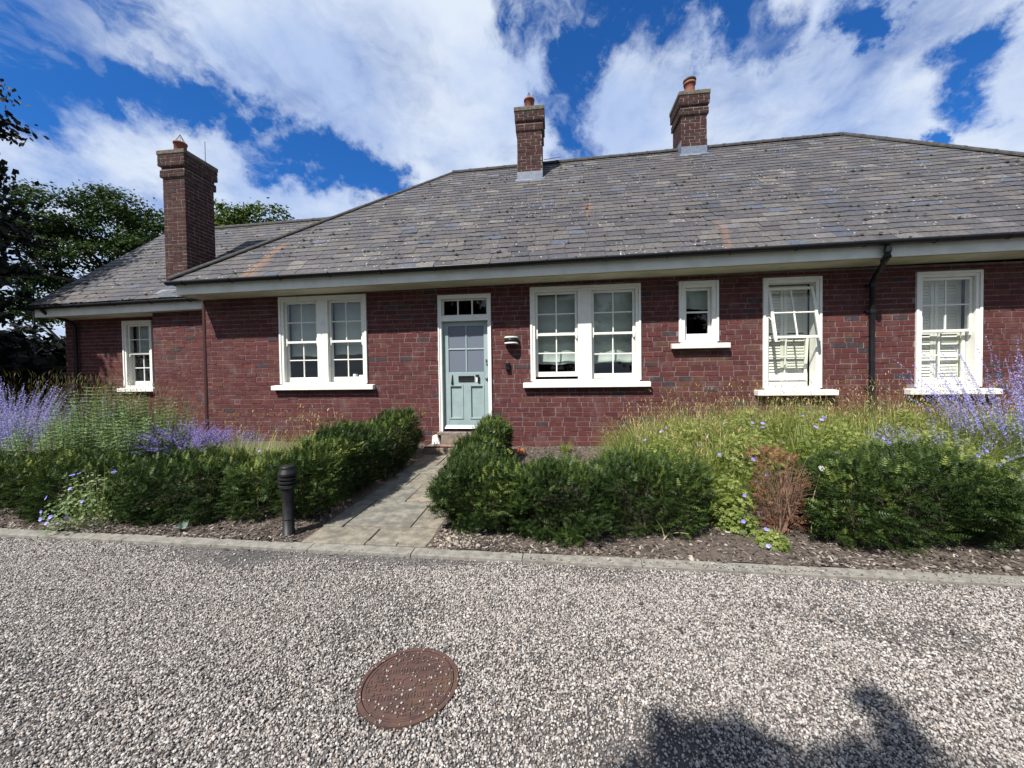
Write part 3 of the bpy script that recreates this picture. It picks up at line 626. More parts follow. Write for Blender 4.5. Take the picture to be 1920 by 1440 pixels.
def eaves(x0, x1, y0, yo, zf, zs, gx0, gx1, brk):
    strip('fascia', 'fascia_paint', [(yo, zs - .012), (yo + .022, zs - .012), (yo + .022, zs + .165), (yo, zs + .165)], x0, x1, house, zf, 30)
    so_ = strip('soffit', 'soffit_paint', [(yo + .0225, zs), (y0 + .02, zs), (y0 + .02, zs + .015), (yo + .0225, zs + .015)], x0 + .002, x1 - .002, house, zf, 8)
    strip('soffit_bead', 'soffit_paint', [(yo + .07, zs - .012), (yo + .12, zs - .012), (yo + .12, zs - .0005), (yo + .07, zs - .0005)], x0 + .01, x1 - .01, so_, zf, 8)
    gt = strip('gutter', 'black_plastic', gutprof(yo - .078, zs + .205, .066), gx0, gx1, house, zf, 24, False, True)
    x = gx0 + .35
    while x < gx1:
        z = zs + .205 + zf(x)
        MB().tube([(x, yo - .078 + .070 * math.cos(t), z + .071 * math.sin(t)) for t in np.linspace(np.pi, 2 * np.pi, 7)], .008, 4).build('gutter_bracket', 'black_plastic', gt); x += .92
    MB().box(gx0, gx0 + .006, yo - .124, yo - .008, zs + .18 + zf(gx0), zs + .205 + zf(gx0)).build('gutter_end', 'black_plastic', gt)
eaves(-4.70, 13.2, 0, -.55, ez, SOF, -4.80, 13.3, .9)
strip('fascia', 'fascia_paint', [(-.528, SOF - .012), (0, SOF - .012), (0, SOF + .2), (-.528, SOF + .2)], -4.70, -4.68, house, ez, 2)
wz = lambda x: .0145 * (x + 9.5)
eaves(-9.56, -4.69, YW, .62, wz, 2.47, -9.60, -4.70, .9)
dp = [(6.91, -.615, 2.86), (6.91, -.615, 2.72), (6.925, -.585, 2.65), (7.09, -.14, 2.40 + .06), (7.11, -.075, 2.40), (7.11, -.075, 1.5), (7.11, -.075, .6), (7.11, -.075, -.3)]
pipe = MB().tube(dp, .036, 12).build('drainpipe', 'black_plastic', house, smooth=True)
for z in (2.36, 1.95, .72): MB().lathe([(.037, -.03), (.044, -.03), (.044, .03), (.037, .03)], (7.11, -.075, z), 12).box(7.04, 7.18, -.045, -.007, z - .012, z + .012).build('pipe_clip', 'black_plastic', pipe)
MB().tube([(6.91, -.617, 2.79), (6.91, -.615, 2.72)], .046, 12).tube([(6.922, -.60, 2.67), (6.945, -.50, 2.62)], .046, 12).build('pipe_collar', 'black_plastic', pipe, smooth=True)
pipe = MB().tube([(-9.28, .56, 2.70), (-9.28, .56, 2.60), (-9.27, .62, 2.54), (-9.24, 1.06, 2.40), (-9.235, 1.12, 2.30), (-9.235, 1.12, 1.2), (-9.235, 1.12, -.3)], .036, 12).build('drainpipe', 'black_plastic', house, smooth=True)

# ---- roof
EL, ER, RLp, RRp = np.array((-4.80, -.635, 2.80 + ez(-4.8))), np.array((13.2, -.635, 2.80 + ez(13.2))), np.array((-.60, 3.5, 6.50)), np.array((9.04, 3.5, 6.715))
BL, BR = np.array((-4.80, 7.635, 2.75)), np.array((13.2, 7.635, 2.94))
WE0, WE1, WR0, WR1 = np.array((-9.60, .535, 2.70)), np.array((-3.9, .535, 2.78)), np.array((-9.30, 3.5, 5.39)), np.array((-1.9, 3.5, 5.52))
WB0, WB1 = np.array((-9.60, 6.46, 2.70)), np.array((-3.9, 6.46, 2.78))
dn = np.array((0, 0, -.03))
roof = MB().add(np.array([EL, ER, RRp, RLp]) + dn, [(0, 1, 2, 3)]).add(np.array([BL, EL, RLp, RLp]) + dn, [(0, 1, 2, 3)]).add(np.array([ER, BR, RRp, RRp]) + dn, [(0, 1, 2, 3)]).add(np.array([BR, BL, RLp, RRp]) + dn, [(0, 1, 2, 3)])
roof.add(np.array([WE0, WE1, WR1, WR0]) + dn, [(0, 1, 2, 3)]).add(np.array([WB1, WB0, WR0, WR1]) + dn, [(0, 1, 2, 3)]).add(np.array([(-9.5, .7, 2.5), (-9.5, 6.3, 2.5), (-9.25, 3.5, 5.3), (-9.25, 3.5, 5.3)]), [(0, 1, 2, 3)])
roof = roof.build('roof', 'slate', house)
def slates(E0, E1, R0, R1, rows, sw, seed, lead=.0):
    g = np.random.default_rng(seed); Q = []
    def P(s, t): return (1 - t) * ((1 - s) * E0 + s * E1) + t * ((1 - s) * R0 + s * R1)
    nrm = np.cross(E1 - E0, R0 - E0); nrm /= np.linalg.norm(nrm); L = np.linalg.norm((R0 + R1 - E0 - E1) / 2)
    X0, X1 = E0[0], E1[0]
    for k in range(rows):
        t0, t1 = k / rows, min(1, (k + 1.32) / rows)
        def edge(t): return (1 - t) * X0 + t * R0[0], (1 - t) * X1 + t * R1[0]
        l0, h0 = edge(t0); l1, h1 = edge(t1)
        x = min(X0, R0[0]) - g.uniform(0, sw) - (sw / 2 if k % 2 else 0)
        while x < X1:
            w_ = sw * g.uniform(.93, 1.07); a, b_ = x, x + w_ - .005
            a0, b0, a1, b1 = max(a, l0), min(b_, h0), max(a, l1), min(b_, h1)
            if b0 - a0 > .03:
                if b1 - a1 < .004: a1 = min(max((a0 + b0) / 2, l1), h1) - .002; b1 = a1 + .004
                def pt(xx, t, off):
                    l, h = edge(t); s = (xx - l) / max(h - l, 1e-6); return P(s, t) + nrm * off
                dj = g.normal(0, .0022); lf = .013 + abs(g.normal(0, .0018)); tj = g.normal(0, .0016)
                lo = [pt(a0, t0 + tj, lf + dj), pt(b0, t0 + tj, lf - dj), pt(b1, t1, .001), pt(a1, t1, .001)]
                Q.append((lo, [q + nrm * .007 for q in lo], (a0, b0), k))
            x += w_
    return Q, nrm
qm, nm = slates(EL, ER, RLp, RRp, 30, .305, 51)
qw, nw = slates(WE0, WE1, WR0, WR1, 22, .32, 52)
def slate_rnd(n, g):
    t = g.random(n); return np.where(t < .80, g.uniform(0, .66, n), np.where(t < .93, g.uniform(.66, .9, n), g.uniform(.9, 1, n)))
g = np.random.default_rng(77); rs = slate_rnd(len(qm), g)
cen = np.array([np.mean(q[0], axis=0) for q in qm]); wdt = np.array([q[2][1] - q[2][0] for q in qm])
dd = np.linalg.norm(cen - np.array(CAM), axis=1); ok = np.where((wdt > .26) & (cen[:, 0] < 8.4) & (cen[:, 0] > -3.5))[0]; ok = ok[np.argsort(dd[ok])][:300]; ind = np.zeros(len(qm), bool); ind[ok] = True
sme = None
up = (RLp + RRp - EL - ER) / 2; up[0] = 0; 
for i in ok:
    lo, hi, _, k = qm[i]; lo = np.array(lo)
    ux = lo[1] - lo[0]; uy = (lo[3] - lo[0]); w_, h_ = np.linalg.norm(ux), np.linalg.norm(uy); ux /= w_; uy = uy - ux * (uy @ ux); uy /= np.linalg.norm(uy); uz = np.cross(ux, uy)
    if sme is None:
        o = MB().box(0, 1, 0, 1, 0, .007).build('slate', 'slate', roof); sme = o.data
    else: o = link('slate', sme, None, roof)
    o.matrix_local = Matrix(((ux[0] * w_, uy[0] * h_, uz[0], lo[0][0]), (ux[1] * w_, uy[1] * h_, uz[1], lo[0][1]), (ux[2] * w_, uy[2] * h_, uz[2], lo[0][2]), (0, 0, 0, 1))); o['rnd'] = float(rs[i])
def join_slates(Q, rn, name):
    V = np.array([np.concatenate([q[0], q[1]]) for q in Q]).reshape(-1, 3)
    f = np.array([(4, 5, 6, 7), (0, 1, 5, 4), (1, 2, 6, 5), (3, 0, 4, 7)]); F = (f[None] + (np.arange(len(Q)) * 8)[:, None, None]).reshape(-1, 4)
    stuff(npmesh(name, V, F, 'slate', roof, np.repeat(rn, 4)))
join_slates([q for i, q in enumerate(qm) if not ind[i]], rs[~ind], 'slate_courses')
join_slates(qw, slate_rnd(len(qw), g) * .8 + .1, 'slate_courses')
# moss cushions along the slate edges
IC = [(0, 0, .6), (1, 0, 0), (.31, .95, 0), (-.81, .59, 0), (-.81, -.59, 0), (.31, -.95, 0)]
IF = [(0, 1, 2), (0, 2, 3), (0, 3, 4), (0, 4, 5), (0, 5, 1)]
pm = []
for Q, n, nn in ((qm, 520, nm), (qw, 230, nw)):
    for i in g.choice(len(Q), n):
        lo, hi, _, k = Q[i]
        if Q is qm and g.random() < .5 and k > 12: continue
        for _ in range(g.integers(1, 4)): pm.append((hi[0] * (1 - (s := g.random())) + hi[1] * s + g.normal(0, .012, 3), nn, g.uniform(.010, .036)))
P_ = np.array([q[0] for q in pm]); M_, P_ = frames(P_, np.array([q[1] for q in pm]), [q[2] for q in pm], g.uniform(0, 6, len(pm)))
V, F = scatter(IC, IF, M_, P_); stuff(npmesh('moss', V, F, 'moss', roof))
# ridge and hip tiles
def ridge(A, B, L, r_, name='ridge_tile', drop=.02, flat=.8):
    A, B = np.array(A, float), np.array(B, float); n = max(1, int(np.linalg.norm(B - A) / L)); D = (B - A) / n; t = D / np.linalg.norm(D); sx = np.cross(t, (0, 0, 1)); sx /= np.linalg.norm(sx); sz = np.cross(sx, t)
    for i in range(n):
        mb = MB(); P0 = A + D * i; V = []; aa = np.linspace(-.2, np.pi + .2, 9)
        for s, rr in ((0, r_ * 1.06), (.12, r_ * 1.06), (.13, r_), (.995, r_ * .97)):
            for q in (rr, rr - .014):
                for t_ in aa: V.append(P0 + D * s + sx * math.cos(t_) * q + sz * (math.sin(t_) * q * flat - drop + rng.normal(0, .0008)))
        k = len(aa); F = []
        for s in range(3):
            for j in range(k - 1):
                a0 = s * 2 * k + j; F.append((a0, a0 + 1, a0 + 2 * k + 1, a0 + 2 * k)); F.append((a0 + k, a0 + 3 * k, a0 + 3 * k + 1, a0 + k + 1))
        for j in range(k - 1): F.append((j, k + j, k + j + 1, j + 1)); F.append((6 * k + j, 6 * k + j + 1, 7 * k + j + 1, 7 * k + j))
        mb.add(V, F).build(name, 'ridge_clay', roof, smooth=False)
ridge(RLp, RRp, .45, .105); ridge(EL + (.02, .02, .05), RLp, .45, .062, 'hip_tile', .0); ridge(ER + (-.02, .02, .05), RRp, .45, .085, 'hip_tile', .0); ridge(WR0, WR1, .45, .10)

# ---- chimneys
def chimney(x0, x1, y0, y1, zb, segs, label, flash, seed, pots, mats=('brick_chimney', 'brick_top')):
    z = zb; g = np.random.default_rng(seed); core = MB(); Vs, Fs, Rs = ([], []), ([], []), ([], [])
    n0 = [0, 0]
    for dz_, off, kind in segs:
        a, b_, c_, d_ = x0 - off, x1 + off, y0 - off, y1 + off
        if kind == 'cap':
            capz = (a, b_, c_, d_, z, z + dz_)
        else:
            core.box(a, b_, c_, d_, z, z + dz_)
            for O, U, Nn, L in (((a, c_, 0), (1, 0, 0), (0, -1, 0), b_ - a), ((b_, c_, 0), (0, 1, 0), (1, 0, 0), d_ - c_), ((a, d_, 0), (0, -1, 0), (-1, 0, 0), d_ - c_), ((b_, d_, 0), (-1, 0, 0), (0, 1, 0), b_ - a)):
                cells = lay(0, L, z + .004, z + dz_, (), .02, int(g.integers(1e6)), .0795)
                k = 1 if kind == 'top' else 0
                V, F, R_ = bricks_np(cells, O, U, Nn, brick_rnd(len(cells), g), seed=int(g.integers(1e6)), proud=.005)
                Vs[k].append(V); Fs[k].append(F + n0[k]); Rs[k].append(R_); n0[k] += len(V)
        z += dz_
    ch = core.build('chimney', 'mortar_dark', house); ch['label'] = label
    for k in (0, 1):
        if Vs[k]: stuff(npmesh('brickwork', np.concatenate(Vs[k]), np.concatenate(Fs[k]), mats[k], ch, np.concatenate(Rs[k])))
    a, b_, c_, d_, za, zc = capz
    mb = MB().box(a, b_, c_, d_, za, zc); q = [(a + .03, c_ + .03), (b_ - .03, c_ + .03), (b_ - .03, d_ - .03), (a + .03, d_ - .03)]; q2 = [(a + .17, c_ + .17), (b_ - .17, c_ + .17), (b_ - .17, d_ - .17), (a + .17, d_ - .17)]
    mb.hexa([(*p, zc + .001) for p in q], [(*p, zc + .07) for p in q2]); mb.build('cap_slab', 'cap_stone', ch, bevel=.012)
    for px, py, kind in pots:
        pr_ = [(.115, zc - .05), (.118, zc + .15), (.122, zc + .27), (.142, zc + .275), (.142, zc + .325), (.125, zc + .33), (.12, zc + .36), (.09, zc + .36), (.085, zc)] if kind == 'roll' else [(.112, zc - .05), (.118, zc + .24), (.132, zc + .245), (.132, zc + .275), (.105, zc + .275), (.095, zc)]
        po = MB().lathe(pr_, (px, py, 0), 18).build('chimney_pot', 'terracotta', ch, smooth=True)
        if kind == 'roll': MB().lathe([(.11, zc + .345), (.152, zc + .36), (.152, zc + .40), (.10, zc + .42), (.0, zc + .425)], (px, py, 0), 18).build('pot_lid', 'cap_stone', ch, smooth=True)
        else:
            zt = zc + .275
            for t in np.arange(8) * np.pi / 4: MB().tube([(px + .105 * math.cos(t), py + .105 * math.sin(t), zt), (px + .05 * math.cos(t), py + .05 * math.sin(t), zt + .11), (px, py, zt + .20)], .005, 4).build('cowl_wire', 'steel_wire', ch)
    if flash:
        mb = MB(); f = .012
        mb.box(x0 - f, x1 + f, y0 - f, y0 - .006, flash[0] - .02, flash[1]); mb.box(x0 - f, x0 - .006, y0 - f + .001, y0 + .5, flash[0] - .02, flash[1] + .16); mb.box(x1 + .006, x1 + f, y0 - f + .001, y0 + .5, flash[0] - .02, flash[1] + .16)
        s = .9; mb.hexa([(x0 - .05, y0 - .10, flash[0] - .088 + .012), (x1 + .05, y0 - .10, flash[0] - .088 + .012), (x1 + .05, y0 - .004, flash[0] + .018), (x0 - .05, y0 - .004, flash[0] + .018)], [(x0 - .05, y0 - .10, flash[0] - .088 + .022), (x1 + .05, y0 - .10, flash[0] - .088 + .022), (x1 + .05, y0 - .004, flash[0] + .03), (x0 - .05, y0 - .004, flash[0] + .03)])
        mb.build('flashing', 'lead', ch)
    return ch
# left stack on the wing
chimney(-6.46, -5.93, YB, YB + .72, 2.5, [(2.96, 0, 's'), (.16, .035, 'top'), (.08, .012, 's'), (.24, .058, 'top'), (.09, .075, 'cap')], 'tall brick chimney standing at the eaves of the wing', None, 61, [(-6.2, 1.03, 'wire')])
MB().hexa([(-6.54, .66, 2.86), (-5.86, .66, 2.87), (-5.86, YB - .008, 3.02), (-6.54, YB - .008, 3.02)], [(-6.54, .66, 2.885), (-5.86, .66, 2.895), (-5.86, YB - .008, 3.045), (-6.54, YB - .008, 3.045)]).box(-6.47, -5.92, YB - .014, YB - .007, 2.98, 3.14).build('flashing', 'lead', house)
chimney(1.24, 1.83, 2.6, 3.25, 5.2, [(1.70, 0, 's'), (.155, .03, 'top'), (.075, .012, 's'), (.22, .05, 'top'), (.10, .07, 'cap')], 'middle brick chimney on the ridge with a wire cowl', (5.74, 5.93), 62, [(1.53, 2.74, 'wire')])
chimney(5.23, 5.82, 3.20, 3.88, 5.7, [(1.62, 0, 's'), (.155, .035, 'top'), (.075, .015, 's'), (.22, .055, 'top'), (.10, .075, 'cap')], 'right brick chimney on the ridge with a capped pot', (6.36, 6.56), 63, [(5.48, 3.36, 'roll')])
MB().tube([(-6.0, 1.45, 5.9), (-6.0, 1.45, 6.58)], .008, 5).build('lightning_rod', 'steel_wire', house)
MB().tube([(1.85, 3.4, 6.62), (2.28, 3.4, 6.66)], .008, 5).build('aerial_rod', 'steel_wire', house)

# ------------------------------------------------------------------ small things on the ground
# manhole cover
MC = (1.415, -5.122)
mh = thing('manhole_cover', 'round rusty cast iron manhole cover set in the gravel drive', 'manhole cover', (MC[0], MC[1], ZG))
MB().lathe([(.212, -.02), (.212, .010), (.232, .010), (.232, -.02)], (MC[0], MC[1], ZG), 48).build('frame_ring', 'cast_iron', mh, smooth=False)
mb = MB().lathe([(.207, -.02), (.207, .008), (.0005, .008)], (MC[0], MC[1], ZG), 48); mb.build('cover_plate', 'cast_iron', mh)
mb = MB().lathe([(.040, .008), (.040, .0115), (.030, .0115), (.030, .008)], (MC[0], MC[1], ZG), 24).lathe([(.200, .008), (.200, .011), (.192, .011), (.192, .008)], (MC[0], MC[1], ZG), 48)
ca_, sa_ = math.cos(RAD(14)), math.sin(RAD(14))
for i in range(-7, 8):
    for j in range(-7, 8):
        u_, v_ = i * .0255, j * .0255
        if .05 < math.hypot(u_, v_) < .182 and not (.05 < v_ < .105 and abs(u_) < .12) and not (-.105 < v_ < -.05 and abs(u_) < .12):
            l_, w_ = (.0105, .0028) if (i + j) % 2 else (.0028, .0105)
            q = [(u_ + a * l_, v_ + b_ * w_) for a, b_ in ((-1, -1), (1, -1), (1, 1), (-1, 1))]; q = [(MC[0] + a * ca_ - b_ * sa_, MC[1] + a * sa_ + b_ * ca_) for a, b_ in q]
            mb.hexa([(*p, ZG + .008) for p in q], [(*p, ZG + .0125) for p in q])
for vr in (.078, -.078):                      # two worn raised bars of lettering
    for i in range(9):
        u_ = (i - 4) * .026
        for a_, b_, c_, d_ in ((-.008, -.004, -.014, .014), (.004, .008, -.014, .014), (-.003, .003, .009 if i % 2 else -.013, .013 if i % 2 else -.009)):
            q = [(u_ + a_, vr + c_), (u_ + b_, vr + c_), (u_ + b_, vr + d_), (u_ + a_, vr + d_)]; q = [(MC[0] + a * ca_ - b2 * sa_, MC[1] + a * sa_ + b2 * ca_) for a, b2 in q]
            mb.hexa([(*p, ZG + .008) for p in q], [(*p, ZG + .0115) for p in q])
mb.build('raised_pattern', 'cast_iron', mh)

# bollard light
bo = thing('bollard_light', 'short black bollard light at the kerb beside the path', 'bollard', (-.31, -3.62, -.43))
bc = (-.31, -3.62, 0)
MB().lathe([(.075, -.44), (.075, -.425), (.049, -.42), (.048, -.05), (.048, .015)], bc, 24).build('post', 'black_metal', bo, smooth=True)
MB().lathe([(.0, .215), (.048, .213), (.058, .203), (.060, .185), (.078, .150), (.078, .128), (.055, .124)], bc, 24).build('cap', 'black_metal', bo)
for k in range(3): MB().lathe([(.052, .122 - k * .034), (.078, .108 - k * .034), (.078, .098 - k * .034), (.052, .094 - k * .034)], bc, 24).build('louvre_ring', 'black_metal', bo)
MB().lathe([(.043, .13), (.043, .0)], bc, 20).build('lamp_tube', 'clear_grey', bo)
for k, z in enumerate((-.10, -.27)): MB().lathe([(.0485, z), (.051, z), (.051, z + .006), (.0485, z + .006)], bc, 24).build('post_seam', 'black_metal', bo)

# gravel: loose stones
def gravel():
    g = np.random.default_rng(99); n = 540000
    X = g.uniform(-5.2, 8.2, n); Y = g.uniform(-6.15, -3.84, n)
    half = 2.2 + (Y + 6.85) * 1.62
    keep = (np.abs(X - 2.0 + .1 * (Y + 6.85)) < half) & (Y < -3.852 - .0165 * (X + 1.0) + np.where(g.random(n) < .16, .075, 0))
    P = np.stack([X, Y], 1)[keep]
    P3 = np.concatenate([P, np.zeros((len(P), 1))], 1)
    lm = lump(P3 * (1, 1.6, 1), 5, 3.2); kd = kerb_y(P[:, 0]) - P[:, 1]
    thin = np.clip(1.45 - kd / .20 + .4 * lm, 0, 1) * np.clip(2.1 - np.abs(P[:, 0] - .1) / .95, .0, 1.15) + np.clip(lm - .25, 0, .6) * 1.0 + np.clip(lump(P3 * (1.3, 1, 1), 44, 1.4) - .5, 0, .5) * .8
    thin += np.clip(.4 - kd / .15, 0, 1) * .6
    k2 = g.random(len(P)) > np.clip(thin, 0, .93)
    dm = np.hypot(P[:, 0] - MC[0], P[:, 1] - MC[1]); k2 &= (dm > .236) | (g.random(len(P)) < .075)
    P = P[k2]; dm = dm[k2]
    z = ZG + np.where(P[:, 1] > kerb_y(P[:, 0]) - .004, .031, 0) + np.where(dm < .232, .013, g.uniform(-.001, .007, len(P)))
    me = bpy.data.meshes.new('gravel'); V = np.stack([P[:, 0], P[:, 1], z], 1).astype(np.float32)
    me.vertices.add(len(V)); me.vertices.foreach_set('co', V.ravel())
    a = me.attributes.new('sz', 'FLOAT', 'POINT'); s = np.clip(g.lognormal(math.log(.0046), .30, len(P)), .0026, .0098); s = np.where(dm < .232, s * .8, s); a.data.foreach_set('value', s.astype(np.float32))
    o = link('gravel', me, None); stuff(o); o['label'] = 'loose pale gravel of the drive'; o['category'] = 'gravel'
    ng = bpy.data.node_groups.new('gravel', 'GeometryNodeTree')
    ng.interface.new_socket('Geometry', in_out='INPUT', socket_type='NodeSocketGeometry'); ng.interface.new_socket('Geometry', in_out='OUTPUT', socket_type='NodeSocketGeometry')
    N = ng.nodes; Lk = ng.links; gi = N.new('NodeGroupInput'); go = N.new('NodeGroupOutput')
    jn = N.new('GeometryNodeGeometryToInstance')
    for sc_, sub in (((1, .8, .62), 2), ((1.25, .85, .6), 1), ((.9, .95, .7), 2), ((1.1, .7, .75), 1)):
        ic = N.new('GeometryNodeMeshIcoSphere'); ic.inputs['Subdivisions'].default_value = sub
        tf = N.new('GeometryNodeTransform'); tf.inputs['Scale'].default_value = sc_; tf.inputs['Rotation'].default_value = (sc_[0], sc_[1] * 2, 0) if sub == 1 else (0, 0, 0)
        Lk.new(ic.outputs['Mesh'], tf.inputs['Geometry']); Lk.new(tf.outputs[0], jn.inputs[0])
    m2p = N.new('GeometryNodeMeshToPoints'); Lk.new(gi.outputs[0], m2p.inputs['Mesh'])
    iop = N.new('GeometryNodeInstanceOnPoints'); Lk.new(m2p.outputs[0], iop.inputs['Points']); Lk.new(jn.outputs[0], iop.inputs['Instance']); iop.inputs['Pick Instance'].default_value = True
    ri = N.new('FunctionNodeRandomValue'); ri.data_type = 'INT'; ri.inputs['Min'].default_value if False else None
    [i for i in ri.inputs if i.type == 'INT' and i.name == 'Max'][0].default_value = 3; [i for i in ri.inputs if i.type == 'INT' and i.name == 'Min'][0].default_value = 0
    Lk.new([o_ for o_ in ri.outputs if o_.type == 'INT'][0], iop.inputs['Instance Index'])
    rv = N.new('FunctionNodeRandomValue'); rv.data_type = 'FLOAT_VECTOR'; rv.inputs[0].default_value = (-.5, -.5, 0); rv.inputs[1].default_value = (.5, .5, 6.28); rv.inputs['Seed'].default_value = 3
    e2r = N.new('FunctionNodeEulerToRotation'); Lk.new(rv.outputs[0], e2r.inputs[0]); Lk.new(e2r.outputs[0], iop.inputs['Rotation'])
    at = N.new('GeometryNodeInputNamedAttribute'); at.data_type = 'FLOAT'; at.inputs['Name'].default_value = 'sz'
    Lk.new(at.outputs[0], iop.inputs['Scale'])
    st = N.new('GeometryNodeStoreNamedAttribute'); st.data_type = 'FLOAT'; st.domain = 'INSTANCE'; st.inputs['Name'].default_value = 'rnd'
    rf = N.new('FunctionNodeRandomValue'); rf.data_type = 'FLOAT'; rf.inputs['Seed'].default_value = 9
    Lk.new(iop.outputs[0], st.inputs['Geometry']); Lk.new([o_ for o_ in rf.outputs if o_.type == 'VALUE'][0], st.inputs['Value'])
    sm = N.new('GeometryNodeSetMaterial'); sm.inputs['Material'].default_value = MATS['gravel_stone']; Lk.new(st.outputs[0], sm.inputs['Geometry']); Lk.new(sm.outputs[0], go.inputs[0])
    md = o.modifiers.new('stones', 'NODES'); md.node_group = ng
gravel()

# bark mulch and stones on the beds
def mulch():
    g = np.random.default_rng(17); n = 20000
    X = g.uniform(-5.2, 8.5, n); t = g.random(n) ** 1.5; Y = kerb_y(X) + .10 + t * 1.0
    back = g.random(n) < .16; X = np.where(back, g.uniform(1.2, 4.2, n), X); Y = np.where(back, g.uniform(-1.6, -.05, n), Y)
    k = ((X < -.15) | (X > 1.06)); X, Y = X[k], Y[k]; n = len(X)
    # clean earth near the right of the dead shrub
    pale = (np.abs(X - 3.5) < .45) & (Y < -3.3); k = ~(pale & (g.random(n) < .6)); X, Y = X[k], Y[k]; n = len(X)
    D = np.stack([g.normal(0, .35, n), g.normal(0, .35, n), np.ones(n)], 1); Z = bedz(X, Y) + g.uniform(0, .012, n)
    M, P = frames(np.stack([X, Y, Z], 1), D, g.uniform(.35, 1.05, n), g.uniform(0, 6.28, n))
    tv = np.concatenate(MB().box(-.021, .021, -.0065, .0065, -.0025, .0025).V); V, F = scatter(tv, CUBE_F[[1, 2, 3, 5]], M, P)
    o = stuff(npmesh('bark_mulch', V, F, 'bark_chip', None, np.repeat(g.random(n) ** 1.3, 4))); tag(o, 'brown bark mulch spread over the planting beds', 'mulch')
mulch()
def pebbles():
    g = np.random.default_rng(18); n = 520
    cx = np.concatenate([g.normal(1.22, .13, 330), g.uniform(1.1, 7, 190)]); cy = np.concatenate([g.normal(-3.58, .11, 330), kerb_y(cx[330:]) + .11 + g.random(190) ** 2 * .5])
    k = (cy > kerb_y(cx) + .115) & (cx > 1.045); cx, cy = cx[k], cy[k]; n = len(cx)
    tv = np.array([(0, 0, .7), (.9, 0, .15), (.28, .85, .2), (-.75, .55, .1), (-.75, -.55, .2), (.28, -.9, .1), (0, 0, -.4)]); tf = np.array([(0, i, i % 5 + 1) for i in range(1, 6)] + [(6, i % 5 + 1, i) for i in range(1, 6)])
    M, P = frames(np.stack([cx, cy, bedz(cx, cy) + .004], 1), np.stack([g.normal(0, .3, n), g.normal(0, .3, n), np.ones(n)], 1), np.clip(g.lognormal(math.log(.011), .5, n), .005, .036), g.uniform(0, 6, n))
    V, F = scatter(tv, tf, M, P); o = stuff(npmesh('pebbles', V, F, 'pebble', None, np.repeat(g.random(n), 10), True)); tag(o, 'loose stones spilled on the bed beside the path', 'stones')
pebbles()

